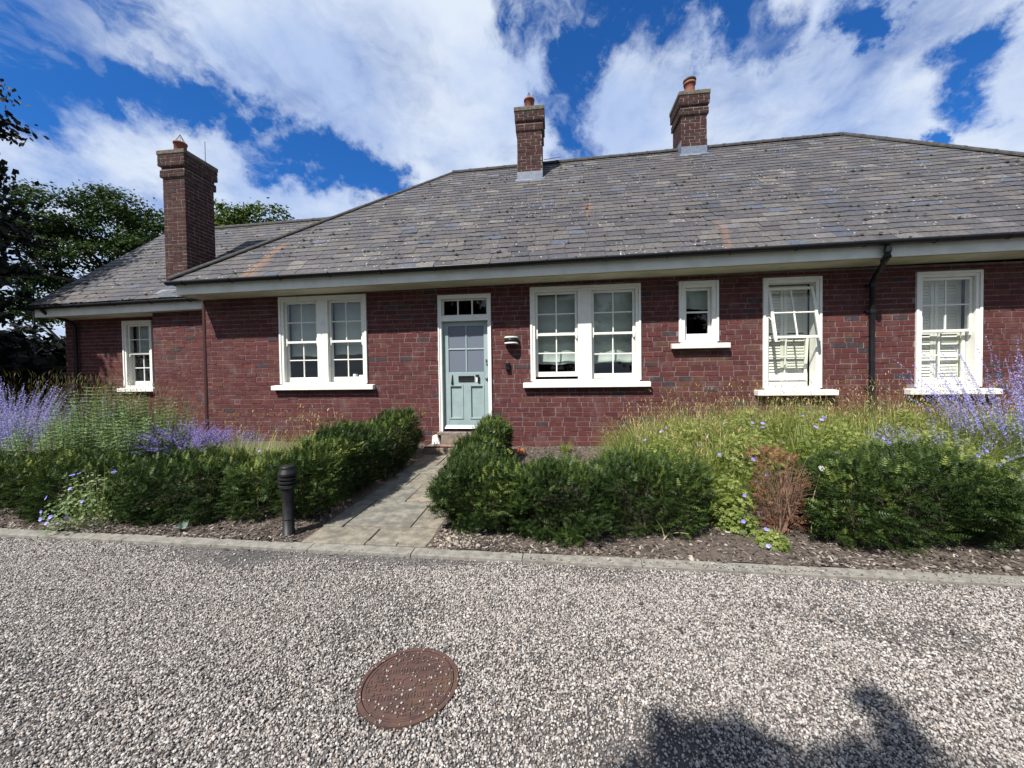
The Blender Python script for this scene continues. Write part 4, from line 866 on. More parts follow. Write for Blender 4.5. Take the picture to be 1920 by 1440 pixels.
# ------------------------------------------------------------------ plants
def sprig(n=4, L=.062, nl=.024, w=.0052):
    V, F = [], []
    for i in range(n):
        h = L * (.05 + .8 * i / (n - 1)); q = nl * (1 - .4 * (i / (n - 1)) ** 2)
        for s in (-1, 1):
            k = len(V); V += [(0, 0, h - w), (s * q, -.003, h + .009), (0, .001, h + w)]; F.append((k, k + 1, k + 2) if s > 0 else (k, k + 2, k + 1))
    k = len(V); V += [(-.005, 0, L * .86), (.005, 0, L * .86), (0, 0, L * 1.2)]; F.append((k, k + 1, k + 2))
    return np.array(V), np.array(F)
SPR = sprig()
def yew(name, label, cat, boxes, seed, dens=1500, mat='yew_leaf', group=None, thin=.0, size=1.0, upb=.5, tipglow=1.0, rn_lo=0.0, rn_hi=.8, twigs=0):
    g = np.random.default_rng(seed); Ps, Ds, Tp = [], [], []
    for (cx, cy, cz, hx, hy, hz) in boxes:
        area = 8 * (hx * hy + hy * hz + hx * hz) * .9; want = int(area * dens * 1.55); got = 0
        while got < want:
            u = g.uniform(-1.12, 1.12, (want * 2, 3)); q = (np.abs(u) ** 3.4).sum(1) ** (1 / 3.4); p = u * (hx, hy, hz) + (cx, cy, cz)
            lim = .91 + .19 * lump(p, seed + 3, 6.5) + .17 * lump(p, seed + 9, 15) + .08 * lump(p, seed + 13, 34)
            sh = q / lim; pa = np.where(sh > .80, 1.0, np.where(sh > .5, .2, .03)) * np.clip((cz + hz * 1.2 - p[:, 2]) * 0 + 1, 0, 1)
            low = np.clip((p[:, 2] - (cz - hz)) / (.25 * hz + .02), 0.12, 1)            # bare feet
            k = (sh < 1.0) & (g.random(len(u)) < pa * low) & (g.random(len(u)) > thin * (lump(p, seed + 21, 7) > .1))
            p, u, sh = p[k][:want - got], u[k][:want - got], sh[k][:want - got]; gr = np.sign(u) * np.abs(u) ** 2.4 / np.array((hx, hy, hz)); gr /= np.linalg.norm(gr, axis=1)[:, None] + 1e-6
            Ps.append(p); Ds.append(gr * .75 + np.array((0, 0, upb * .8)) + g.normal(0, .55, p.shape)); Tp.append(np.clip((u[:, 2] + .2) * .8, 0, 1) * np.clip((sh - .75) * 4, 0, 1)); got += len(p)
    for (cx, cy, cz, hx, hy, hz) in boxes:                     # new shoots standing up out of the top
        ns = int(hx * hy * 4 * 620 * (dens / 1500)); u = g.uniform(-.93, .93, (ns, 2)); p = np.stack([cx + u[:, 0] * hx, cy + u[:, 1] * hy, np.full(ns, cz)], 1)
        top = (1 - (np.abs(u) ** 3.4).sum(1)).clip(0, 1) ** (1 / 3.4) * (.93 + .13 * lump(p + (0, 0, hz), seed + 3, 6.5)); p[:, 2] = cz + hz * top - .03 + g.random(ns) ** 2 * .085 * (1 + lump(p, seed + 5, 9))
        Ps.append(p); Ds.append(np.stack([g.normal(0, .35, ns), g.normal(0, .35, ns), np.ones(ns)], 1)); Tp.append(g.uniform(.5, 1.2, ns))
    P, D, T = np.concatenate(Ps), np.concatenate(Ds), np.concatenate(Tp); n = len(P)
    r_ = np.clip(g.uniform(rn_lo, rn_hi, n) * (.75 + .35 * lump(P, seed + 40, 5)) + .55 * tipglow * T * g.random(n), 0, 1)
    D[:, 2] = np.where(T < .3, D[:, 2] * .45, D[:, 2])
    M, P = frames(P, D, g.uniform(.5, 1.1, n) * size, g.normal(0, .55, n)); V, F = scatter(SPR[0], SPR[1], M, P)
    bx = boxes[0]; root = thing(name, label, cat, (bx[0], bx[1], float(bedz(bx[0], bx[1]))), group)
    fo = npmesh('foliage', V, F, mat, root, np.repeat(r_, len(SPR[1])))
    st = MB()
    for (cx, cy, cz, hx, hy, hz) in boxes:
        for k in range(max(4, int(14 * hx * max(hy, .4) * 4))):
            bx_, by_ = cx + g.uniform(-.7, .7) * hx, cy + g.uniform(-.6, .6) * hy; z0 = float(bedz(bx_, by_)) - .02
            e = np.array((bx_ + g.normal(0, .1) * hx, by_ + g.normal(0, .1) * hy, cz + hz * g.uniform(.1, .55))); b0 = np.array((bx_, by_, z0)); md_ = (b0 + e) / 2 + g.normal(0, .03, 3)
            st.tube([b0, md_, e], [.009, .006, .003], 5)
            for q in range(3):
                t = g.uniform(.2, .9); s0 = b0 + (e - b0) * t; st.tube([s0, s0 + np.array((g.normal(0, .05), g.normal(0, .05), g.uniform(.03, .12)))], [.004, .0015], 4)
    for k in range(twigs):
        a = g.uniform(0, 6.28); q = g.uniform(.3, 1.05); b0 = np.array((cx + g.normal(0, .03), cy + g.normal(0, .03), cz - hz)); e = np.array((cx + math.cos(a) * hx * q, cy + math.sin(a) * hy * q, cz + hz * g.uniform(-.5, .95)))
        m1 = b0 + (e - b0) * .5 + np.array((0, 0, -.04)) + g.normal(0, .015, 3); st.tube([b0, m1, e], [.005, .003, .0012], 4)
        for w in range(5): s0 = m1 + (e - m1) * g.random(); st.tube([s0, s0 + np.array((math.cos(a), math.sin(a), .5)) * g.uniform(.03, .09) + g.normal(0, .02, 3)], [.0015, .0007], 3)
    st.build('stems', 'twig_dead' if twigs else 'twig', root)
    return root
# left side
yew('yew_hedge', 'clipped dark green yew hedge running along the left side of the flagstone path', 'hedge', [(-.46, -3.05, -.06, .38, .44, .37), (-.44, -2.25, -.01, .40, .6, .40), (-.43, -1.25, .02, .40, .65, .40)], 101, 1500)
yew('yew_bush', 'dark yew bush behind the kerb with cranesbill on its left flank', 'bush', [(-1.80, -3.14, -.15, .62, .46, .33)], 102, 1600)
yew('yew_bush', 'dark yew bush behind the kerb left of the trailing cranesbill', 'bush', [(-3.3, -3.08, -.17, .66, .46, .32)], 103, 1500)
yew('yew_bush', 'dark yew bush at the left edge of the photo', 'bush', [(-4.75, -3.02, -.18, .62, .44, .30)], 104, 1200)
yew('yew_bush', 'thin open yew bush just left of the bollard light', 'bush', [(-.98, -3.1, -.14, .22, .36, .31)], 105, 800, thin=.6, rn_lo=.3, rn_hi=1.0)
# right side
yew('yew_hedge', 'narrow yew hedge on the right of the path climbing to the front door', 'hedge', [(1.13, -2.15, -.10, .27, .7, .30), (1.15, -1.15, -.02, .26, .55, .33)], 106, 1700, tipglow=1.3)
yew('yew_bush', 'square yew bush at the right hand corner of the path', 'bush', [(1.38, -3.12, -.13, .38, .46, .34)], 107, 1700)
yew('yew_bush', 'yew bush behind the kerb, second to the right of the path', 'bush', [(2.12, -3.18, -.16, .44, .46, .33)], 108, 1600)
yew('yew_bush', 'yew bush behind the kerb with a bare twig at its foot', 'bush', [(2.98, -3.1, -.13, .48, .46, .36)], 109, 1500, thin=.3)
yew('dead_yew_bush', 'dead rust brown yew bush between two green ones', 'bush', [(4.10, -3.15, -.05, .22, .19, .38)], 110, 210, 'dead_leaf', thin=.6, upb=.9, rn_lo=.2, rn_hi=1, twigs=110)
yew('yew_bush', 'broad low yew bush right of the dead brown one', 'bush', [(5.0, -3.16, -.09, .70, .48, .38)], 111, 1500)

def blades(g, base, L, az, lean, w, seg=5, curl=1.0):
    """ribbons: base (n,3), length, azimuth, lean 0..1; returns verts, faces"""
    n = len(base); t = np.linspace(0, 1, seg); out = np.stack([np.cos(az), np.sin(az), 0 * az], 1); sd = np.stack([-np.sin(az), np.cos(az), 0 * az], 1)
    th0 = np.pi / 2 - lean * .5; dth = lean * curl * 1.5
    th = th0[:, None] - dth[:, None] * t[None]; ds = (L / (seg - 1))[:, None]
    hx = np.concatenate([np.zeros((n, 1)), np.cumsum(np.cos(th[:, :-1]) * ds, 1)], 1); hz = np.concatenate([np.zeros((n, 1)), np.cumsum(np.sin(th[:, :-1]) * ds, 1)], 1)
    C = base[:, None] + hx[..., None] * out[:, None] + hz[..., None] * np.array((0, 0, 1.))
    wd = (w[:, None] * np.maximum(1 - t[None] ** 2.2, .04))[..., None] * sd[:, None]
    V = np.stack([C - wd, C + wd], 2).reshape(-1, 3)
    f = np.array([(2 * i, 2 * i + 1, 2 * i + 3, 2 * i + 2) for i in range(seg - 1)]); F = (f[None] + (np.arange(n) * 2 * seg)[:, None, None]).reshape(-1, 4)
    return V, F, C[:, -1], seg - 1
def tussock(label, x, y, r_, h, n, seed, nst=0, mat='grass_blade', smat='straw', group=None, w=.0045, name='grass_tussock', sth=1.35, cat='grass', nod=1.6, seedheads=True):
    g = np.random.default_rng(seed); z = float(bedz(x, y)); root = thing(name, label, cat, (x, y, z), group)
    a = g.uniform(0, 6.28, n); rr = r_ * np.sqrt(g.random(n)); b0 = np.stack([x + rr * np.cos(a), y + rr * np.sin(a), np.full(n, z - .01)], 1)
    V, F, _, k = blades(g, b0, h * g.uniform(.55, 1.2, n), a + g.normal(0, .7, n), np.clip(g.uniform(.1, 1.0, n) + rr / r_ * .3, 0, 1.3), w * g.uniform(.6, 1.2, n))
    npmesh('leaves', V, F, mat, root, np.repeat(g.random(n), k))
    if nst:
        a = g.uniform(0, 6.28, nst); rr = r_ * .9 * np.sqrt(g.random(nst)); b0 = np.stack([x + rr * np.cos(a), y + rr * np.sin(a), np.full(nst, z)], 1)
        az = a + g.normal(0, .8, nst); ln = g.uniform(.05, .5, nst)
        V, F, tip, k = blades(g, b0, h * sth * g.uniform(.7, 1.1, nst), az, ln, np.full(nst, .0013), 5, .6)
        st = npmesh('stalks', V, F, smat, root, np.repeat(g.random(nst), k))
        if seedheads:
            V, F, _, k = blades(g, tip, g.uniform(.07, .15, nst), az + g.normal(0, .5, nst), np.full(nst, nod) * g.uniform(.5, 1.15, nst), np.full(nst, .0035), 7, 1.3)
            npmesh('seed_heads', V, F, smat, root, np.repeat(g.random(nst), k))
    return root
# petalled flower and palmate leaf templates
def rosette(n, L, w, cup=.25):
    V, F = [], []
    for i in range(n):
        a = i * 2 * np.pi / n; c_, s_ = math.cos(a), math.sin(a); k = len(V)
        V += [(0, 0, 0), (c_ * L * .6 - s_ * w, s_ * L * .6 + c_ * w, L * cup * .6), (c_ * L, s_ * L, L * cup * .8), (c_ * L * .6 + s_ * w, s_ * L * .6 - c_ * w, L * cup * .6)]; F.append((k, k + 1, k + 2, k + 3))
    return np.array(V), np.array(F)
PAL = rosette(5, 1.0, .30, .12); FLW = rosette(5, .021, .011, .35)
FME = None
def cranesbill(label, x, y, rx, ry, h, n, nf, seed, group=None, z0=None, leaf=.024, mat='geranium_leaf'):
    global FME
    g = np.random.default_rng(seed); z = float(bedz(x, y)) if z0 is None else z0; root = thing('cranesbill', label, 'flowering plant', (x, y, z), group)
    u = g.normal(size=(n, 3)); u[:, 2] = np.abs(u[:, 2]); u /= np.linalg.norm(u, axis=1)[:, None]; q = g.uniform(.45, 1.03, n) ** .6
    p = u * q[:, None]; P = p * (rx, ry, h) + (x, y, z); P += (.05 * lump(P, seed, 8))[:, None] * u
    D = u * .7 + np.array((0, -.15, .75)) + g.normal(0, .45, (n, 3)); M, P = frames(P, D, leaf * g.uniform(.55, 1.25, n), g.uniform(0, 6, n)); V, F = scatter(PAL[0], PAL[1], M, P)
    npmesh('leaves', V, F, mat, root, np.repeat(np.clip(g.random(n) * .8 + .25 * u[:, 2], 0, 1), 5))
    m_ = int(n * .12); uu = g.normal(size=(m_, 3)); uu[:, 2] = np.abs(uu[:, 2]) + .2; uu /= np.linalg.norm(uu, axis=1)[:, None]
    st = MB()
    b0 = np.stack([x + rx * .5 * uu[:, 0], y + ry * .5 * uu[:, 1], np.full(m_, z)], 1); az = np.arctan2(uu[:, 1], uu[:, 0])
    V, F, tip, k = blades(g, b0, h * g.uniform(.8, 1.25, m_), az, g.uniform(.1, .9, m_), np.full(m_, .0016), 4, .8); npmesh('stems', V, F, 'grass_blade', root, np.repeat(g.random(m_) * .7 + .3, k))
    for i in range(nf):
        v = g.normal(size=3); v[2] = abs(v[2]) + .15; v[1] -= .5; v /= np.linalg.norm(v); pp = v * (rx, ry, h) * g.uniform(1.0, 1.12)
        if FME is None:
            fo = npmesh('flower', FLW[0], FLW[1], 'violet_petal', None, np.linspace(.2, .8, 5)); FME = fo.data; fo.parent = root
        else: fo = link('flower', FME, None, root)
        fo.location = pp; dv = Vector(v) + Vector((0, -.5, .5)) + Vector(g.normal(0, .3, 3)); fo.rotation_euler = dv.to_track_quat('Z', 'Y').to_euler(); s = g.uniform(.75, 1.2); fo.scale = (s, s, s); fo['rnd'] = float(g.uniform(-.2, .3))
    return root
FLO = rosette(4, 1.0, .42, .3)
def sage(label, x, y, r_, h, n, seed, group=None, spread=.45, fl=.5, cut=0.0, lean=(0, 0), name='russian_sage', mats=('sage_stem', 'sage_flower'), fsz=.0085, step=.014, leaves=True, cat='flowering plant', whorl=.011):
    g = np.random.default_rng(seed); z = float(bedz(x, y)); root = thing(name, label, cat, (x, y, z), group)
    a = g.uniform(0, 6.28, n); rr = r_ * .55 * np.sqrt(g.random(n)); b0 = np.stack([x + rr * np.cos(a), y + rr * np.sin(a), np.full(n, z)], 1)
    ln = np.clip(rr / (r_ * .55) * spread + g.uniform(0, spread * .6, n), 0, 1.1); L = h * g.uniform(.72, 1.12, n)
    az = np.arctan2(np.sin(a) + lean[1], np.cos(a) + lean[0]) + g.normal(0, .3, n)
    V, F, tip, k = blades(g, b0, L, az, ln, np.full(n, .0016), 9, .55); npmesh('stems', V, F, mats[0], root, np.repeat(g.random(n), k))
    C = V.reshape(n, 9, 2, 3).mean(2)
    def along(t):
        i = np.clip((t * 8).astype(int), 0, 7); f = (t * 8 - i)[:, None]; ar = np.arange(n)[:, None] if t.ndim == 2 else np.arange(n); return C[ar, i] * (1 - f) + C[ar, i + 1] * f
    FP, FS = [], []
    for s in range(int(h * (1 - fl) / step)):
        t = fl + (1 - fl) * (s + g.random(n)) / max(1, int(h * (1 - fl) / step)); t = np.clip(t, 0, .999); taper = 1 - .6 * (t - fl) / (1 - fl)
        for q in range(2):
            p = along(t); FP.append(p + g.normal(0, whorl, (n, 3)) * taper[:, None]); FS.append(fsz * g.uniform(.6, 1.25, n) * (.6 + .4 * taper))
    FP, FS = np.concatenate(FP), np.concatenate(FS); nn = len(FP)
    M, P = frames(FP, g.normal(size=(nn, 3)) + np.array((0, -.6, .5)), FS, g.uniform(0, 6, nn)); V, F = scatter(FLO[0], FLO[1], M, P); npmesh('flowers', V, F, mats[1], root, np.repeat(g.random(nn), 4))
    if leaves:
        LP = []
        for s in range(int(h * fl / .03)):
            LP.append(along(np.clip(fl * g.random(n), .02, .99)) + g.normal(0, .012, (n, 3)))
        LP = np.concatenate(LP); nn = len(LP); D = np.stack([g.normal(0, 1, nn), g.normal(0, 1, nn), g.uniform(.0, .8, nn)], 1)
        kite = np.array([(0, 0, 0), (-.12, 0, .4), (0, .05, 1), (.12, 0, .4)]); M, P = frames(LP, D, g.uniform(.018, .05, nn), g.uniform(0, 6, nn)); V, F = scatter(kite, np.array([(0, 1, 2, 3)]), M, P); npmesh('leaves', V, F, mats[0], root, g.random(nn))
    return root
def herb(label, x, y, r_, h, n, seed, group=None):
    """upright stems with tiers of horizontal leaves"""
    g = np.random.default_rng(seed); z = float(bedz(x, y)); root = thing('leafy_perennial', label, 'plant', (x, y, z), group)
    a = g.uniform(0, 6.28, n); rr = r_ * np.sqrt(g.random(n)); hh = h * g.uniform(.75, 1.1, n) * (1 - .25 * (rr / r_) ** 2)
    b0 = np.stack([x + rr * np.cos(a), y + rr * np.sin(a), np.full(n, z)], 1); e = b0 + np.stack([.12 * np.cos(a) * rr / r_, .12 * np.sin(a) * rr / r_, hh], 1)
    st = MB(); 
    for i in range(n): st.tube([b0[i], (b0[i] + e[i]) / 2 + g.normal(0, .01, 3), e[i]], [.003, .0025, .0015], 4)
    st.build('stems', 'lavender_stem', root)
    LP, LD, LS = [], [], []
    for k in range(int(h / .052)):
        t = np.clip((k + .6 + g.uniform(-.1, .1, n)) * .052 / hh, 0, 1); ok = t < .99; p = b0 + (e - b0) * t[:, None]; ph = g.uniform(0, 6.28, n)
        for q in range(4):
            aa = ph + q * np.pi / 2; LP.append(p[ok]); LD.append(np.stack([np.cos(aa), np.sin(aa), g.uniform(-.25, .25, n)], 1)[ok]); LS.append((g.uniform(.045, .085, n) * (1.1 - .55 * t))[ok])
    LP, LD, LS = map(np.concatenate, (LP, LD, LS)); nn = len(LP); kite = np.array([(0, 0, 0), (-.2, .02, .45), (0, -.06, 1), (.2, .02, .45)])
    M, P = frames(LP, LD, LS, np.where(g.random(nn) < .5, 0, np.pi) + g.normal(0, .3, nn)); V, F = scatter(kite, np.array([(0, 1, 2, 3)]), M, P); npmesh('leaves', V, F, 'herb_leaf', root, g.random(nn))
    return root

# left bed
for i, (x, y, h, lab) in enumerate([(-6.05, -1.9, 1.25, 'tall pale violet russian sage at the left edge of the photo'), (-5.75, -1.2, 1.05, 'smaller pale violet russian sage right of the tall one'), (-6.9, -1.6, 1.3, 'pale violet russian sage just outside the left edge')]):
    sage(lab, x, y, .42, h, (120, 30, 60)[i], 200 + i, 'russian sage in the left bed', .38, .42)
for i, (x, y, r_, h, lab) in enumerate([(-4.85, -1.6, .46, 1.25, 'tall leafy green perennial in front of the brown grasses'), (-4.15, -1.55, .46, 1.12, 'leafy green perennial below the wing window'), (-3.75, -2.0, .36, .86, 'low leafy green perennial beside the lavender'), (-4.6, -2.3, .42, .88, 'low leafy green perennial behind the left yew bush')]):
    herb(lab, x, y, r_, h, 130, 220 + i, 'leafy perennials in the left bed')
for i, (x, y, h, lab) in enumerate([(-7.3, -.2, 1.15, 'brown seeded grass below the left corner of the wing'), (-6.5, -.35, 1.15, 'brown seeded grass left of the wing window sill'), (-5.7, -.3, .95, 'brown seeded grass under the wing window'), (-5.0, -.5, .72, 'short brown grass right of the wing window'), (-6.0, -1.0, 1.1, 'brown seeded grass behind the leafy perennials'), (-8.3, -.3, 1.2, 'brown seeded grass left of the wing drainpipe')]):
    tussock(lab, x, y, .34, h * .72, 420, 240 + i, 150, 'brown_grass', 'brown_grass', 'brown grasses in the left bed', .0035, 'brown_grass', 1.5, 'grass', .5)
sage('round lavender clump in full deep violet flower', -3.45, -1.7, .32, .72, 340, 260, None, .8, .70, name='lavender', mats=('lavender_stem', 'lavender_flower'), fsz=.0085, step=.011, whorl=.006)
sage('paler lavender clump at the corner of the brick wall', -3.05, -1.35, .22, .60, 100, 261, None, .8, .74, name='lavender', mats=('lavender_stem', 'lavender_flower'), fsz=.0075, step=.012, whorl=.006)
for i, (x, y, h, lab) in enumerate([(-2.3, -1.9, .62, 'green grass tuft right of the lavender'), (-1.75, -1.1, .50, 'green grass tuft against the left wall below the window'), (-1.3, -1.6, .56, 'green grass tuft behind the path hedge'), (-1.7, -2.2, .66, 'green grass tuft behind the yew bush'), (-1.05, -2.3, .70, 'green grass tuft leaning over the hedge')]):
    tussock(lab, x, y, .24, h, 420, 270 + i, 26, group='green grass tufts in the left bed')
cranesbill('trailing cranesbill with violet flowers spilling over the kerb', -2.5, -3.48, .30, .42, .50, 1000, 17, 290, leaf=.014, mat='herb_leaf')
cranesbill('thin cranesbill between the yew bush and the bollard', -1.15, -2.75, .22, .2, .62, 420, 5, 291, leaf=.018)
# right bed
G1 = 'golden grasses in the right bed'
for i, (x, y, h, lab) in enumerate([(3.5, -1.0, .62, 'golden grass at the left end of the right bed'), (3.2, -1.75, .50, 'short golden grass behind the yew bushes'), (4.2, -.75, .75, 'golden grass left of the tilted sash window'), (4.15, -1.65, .66, 'bushy golden grass behind the dead bush'), (5.0, -.8, .82, 'tall golden grass left of the tilted window sill'), (5.05, -1.75, .68, 'golden grass in front of the tilted window'), (5.9, -.7, .78, 'golden grass under the tilted window'),
        (6.05, -1.55, .68, 'golden grass in front of the drainpipe'), (6.8, -.7, .86, 'tall golden grass left of the drainpipe foot'), (7.5, -.8, .78, 'golden grass right of the drainpipe foot'), (8.2, -.7, .78, 'golden grass under the right hand window'), (7.0, -1.5, .65, 'golden grass beside the right russian sage'), (9.0, -.9, .78, 'golden grass below the right end of the wall'), (3.8, -2.3, .5, 'low golden grass left of the dead bush')]):
    tussock(lab, x, y, .44, h * 1.1, 1450, 300 + i, 130, group=G1, sth=1.25, w=.0062)
tussock('small lone grass tuft at the foot of the brick wall', 2.25, -.35, .07, .24, 90, 330)
G2 = 'cranesbills in the right bed'
for i, (x, y, rx, ry, h, n, nf, lab) in enumerate([(3.4, -2.2, .50, .42, .62, 2100, 9, 'cranesbill behind the yew bush with the bare twig'), (4.3, -2.2, .55, .45, .74, 2800, 14, 'cranesbill mound behind the dead bush'), (5.2, -2.2, .58, .46, .78, 3000, 16, 'cranesbill mound behind the broad yew bush'), (6.05, -2.35, .55, .46, .76, 2600, 13, 'cranesbill left of the right russian sage'), (4.75, -1.35, .55, .45, .84, 2400, 6, 'bright green cranesbill in the middle of the grasses'), (6.0, -3.05, .42, .42, .60, 1900, 13, 'cranesbill in the front right corner of the bed'), (3.72, -3.1, .2, .26, .46, 800, 3, 'small cranesbill squeezed against the dead bush'), (3.85, -3.5, .14, .12, .14, 260, 2, 'tiny cranesbill at the kerb below the dead bush'), (6.7, -2.9, .4, .4, .5, 1300, 8, 'cranesbill at the far right near the kerb'), (3.9, -1.45, .5, .42, .70, 1900, 4, 'cranesbill at the left end of the golden grasses'), (5.6, -1.1, .55, .42, .84, 2300, 5, 'cranesbill in front of the tilted window sill'), (6.6, -1.25, .55, .45, .82, 2300, 6, 'cranesbill at the foot of the drainpipe'), (7.6, -1.3, .5, .42, .78, 1900, 4, 'cranesbill below the right hand window')]):
    cranesbill(lab, x, y, rx, ry, h, n, nf, 340 + i, G2)
sage('tall violet russian sage at the right edge of the photo', 7.5, -1.75, .62, 1.62, 120, 360, 'russian sage in the right bed', .45, .45)
sage('low violet russian sage leaning left over the cranesbill', 6.3, -2.15, .42, .82, 95, 361, 'russian sage in the right bed', .7, .5, lean=(-1.2, -.4))
sage('violet russian sage just beyond the right edge', 7.7, -2.35, .5, 1.3, 90, 362, 'russian sage in the right bed', .5, .45)
sage('small trailing russian sage low at the right edge', 6.55, -2.85, .3, .6, 50, 363, 'russian sage in the right bed', .8, .55, lean=(-.6, -.8))
# daisy on its stalk by the dead bush
da = thing('white_daisy', 'single white daisy on a straw stalk beside the dead bush', 'flower', (4.27, -3.3, -.38))
MB().tube([(4.27, -3.3, -.38), (4.30, -3.27, -.1), (4.38, -3.25, .165)], .003, 5).build('stalk', 'twig_pale', da)
V, F = rosette(12, .03, .007, .1); M, P = frames(np.array([(4.382, -3.252, .167)]), np.array([(.1, -.8, .6)]), [1.0], np.array([0.])); V, F = scatter(V, F, M, P); npmesh('petals', V, F, 'white_petal', da)
MB().lathe([(.0, .0), (.008, .002), (.007, .007), (.0, .009)], (4.384, -3.258, .170), 8).build('flower_centre', 'straw', da)
# loose twigs, shard, weed
tw = thing('bare_twig', 'bare forked twig lying at the foot of a yew bush', 'twig', (3.02, -3.42, -.41))
MB().tube([(3.0, -3.5, -.40), (3.08, -3.45, -.33), (3.22, -3.42, -.27), (3.30, -3.41, -.22)], [.005, .004, .003, .002], 5).tube([(3.02, -3.48, -.40), (3.0, -3.46, -.31), (2.95, -3.44, -.24)], [.005, .003, .002], 5).tube([(3.05, -3.47, -.36), (3.12, -3.5, -.33), (3.2, -3.52, -.33)], [.004, .003, .002], 5).build('branch', 'twig_pale', tw)
tw = thing('dead_stalk', 'pale dry forked stalk left of the bollard light', 'twig', (-1.0, -3.5, -.41))
MB().tube([(-1.02, -3.5, -.42), (-.98, -3.48, -.2), (-.99, -3.47, -.05)], [.003, .002, .001], 4).tube([(-1.0, -3.49, -.3), (-.93, -3.48, -.12)], [.002, .001], 4).build('stalk', 'twig_pale', tw)
a = np.linspace(-.9, .9, 9); V = []; 
for t, z in ((0, -.30), (.5, -.24), (1, -.19)):
    for q in a: V.append((1.50 + .15 * math.sin(q) * (1 - .2 * t), -.60 + .10 * (1 - math.cos(q)) + .05 * t, z + .02 * math.sin(q * 3 + t)))
sh_ = npmesh('clay_shard', V, [(j * 9 + i, j * 9 + i + 1, (j + 1) * 9 + i + 1, (j + 1) * 9 + i) for j in range(2) for i in range(8)], 'rust_sheet', None, smooth=True); md = sh_.modifiers.new('t', 'SOLIDIFY'); md.thickness = .012
tag(sh_, 'curved rust orange clay shard behind the right path hedge', 'shard')
we = thing('grey_leaved_weed', 'small grey leaved weed growing behind the kerb', 'plant', (-1.42, -3.6, -.415))
g = np.random.default_rng(5); V, F = scatter(np.array([(0, 0, 0), (-.32, .03, .5), (0, -.1, 1), (.32, .03, .5)]), np.array([(0, 1, 2, 3)]), *frames(np.array([(-1.42, -3.6, -.41)] * 9), np.stack([g.normal(0, 1, 9), g.normal(0, .7, 9), g.uniform(.2, 1.2, 9)], 1), g.uniform(.06, .11, 9), g.uniform(0, 1, 9))); npmesh('leaves', V, F, 'sage_stem', we, g.random(9))
for k, (x, w_, h_) in enumerate(((-1.78, .085, .12), (-1.66, .085, .10), (-1.545, .10, .115))):
    pc = MB().hexa([(x, .20, .955), (x + w_, .20, .955), (x + w_, .21, .955), (x, .21, .955)], [(x, .225, .955 + h_), (x + w_, .225, .955 + h_), (x + w_, .23, .955 + h_), (x, .23, .955 + h_)]).build('paper_card', 'paper'); tag(pc, ('left', 'middle', 'right')[k] + ' white card leaning inside the window left of the door', 'card', 'cards on the window ledge')
MB().box(-3.02, -1.45, .155, .30, .925, .9545).build('window_board', 'white_paint', house)

# ------------------------------------------------------------------ trees
def tree(name, label, base, height, lumps, seed, leafmat, nleaf, lsz, trunk_r, group=None, droop=0.0, gaps=.25, limbs=14, up=.5):
    g = np.random.default_rng(seed); base = np.array(base, float); root = thing(name, label, 'tree', tuple(base), group)
    mb = MB(); top = base + np.array((0, 0, height * .75)); pts = [base + (top - base) * t + g.normal(0, .012 * height, 3) * (t > 0) for t in np.linspace(0, 1, 7)]; mb.tube(pts, trunk_r * np.linspace(1.15, .25, 7), 9)
    L = np.array([l[:3] for l in lumps], float) + base; Rr = np.array([l[3:] for l in lumps], float)
    for c in L:
        t = np.clip((c[2] - base[2]) / (height * .75) - .25, .15, .85); s0 = base + (top - base) * t; m_ = (s0 + c) / 2 + g.normal(0, .03 * height, 3) + np.array((0, 0, -.02 * height))
        mb.tube([s0, m_, c], [trunk_r * .42, trunk_r * .26, trunk_r * .08], 6)
        for q in range(5):
            e = c + g.normal(0, .38, 3) * Rr[list(map(tuple, L)).index(tuple(c))]; mb.tube([m_ + (c - m_) * g.random(), (m_ + e) / 2 + (c - m_) * .3, e], [trunk_r * .14, trunk_r * .08, trunk_r * .03], 5)
    mb.build('trunk', 'bark', root)
    wgt = Rr.prod(1) ** .66; cnt = (wgt / wgt.sum() * nleaf).astype(int); Ps, Ds = [], []
    for c, r_, n in zip(L, Rr, cnt):
        nc = int(26 + 10 * r_.mean()); cu = g.normal(size=(nc, 3)); cu /= np.linalg.norm(cu, axis=1)[:, None]; cp = cu * (g.random(nc) ** .33 * .92)[:, None]; pick = g.integers(0, nc, n * 3)
        ql = cp[pick] + g.normal(0, .17, (n * 3, 3)) * (1, 1, .62); u = ql / (np.linalg.norm(ql, axis=1)[:, None] + 1e-6); p = c + ql * r_
        k = lump(p, seed + 7, 5.5 / r_.mean()) > -1.2 + gaps * 2.4; k &= (u[:, 2] > -.75) | (g.random(n * 3) < .5); p, u = p[k][:n], u[k][:n]
        Ps.append(p); Ds.append(u * .5 + np.array((0, 0, up)) + g.normal(0, .5, p.shape) + np.array((0, 0, -droop)))
    P, D = np.concatenate(Ps), np.concatenate(Ds); n = len(P); kite = np.array([(-.5, -.3, 0), (.1, -.42, .1), (.55, .1, 0), (-.1, .42, -.08)])
    sz = lsz * g.uniform(.55, 1.35, n); rn_ = np.clip(.5 + .28 * lump(P, seed + 2, 2.2) + g.normal(0, .16, n), 0, 1)
    M, P = frames(P, D, sz, g.uniform(0, 6.28, n)); V, F = scatter(kite, np.array([(0, 1, 2, 3)]), M, P); npmesh('crown', V, F, leafmat, root, rn_)
    return root
def dirp(px_dir, dist): d_ = np.array(px_dir); return np.array((CAM.x, CAM.y, CAM.z)) + d_ * dist
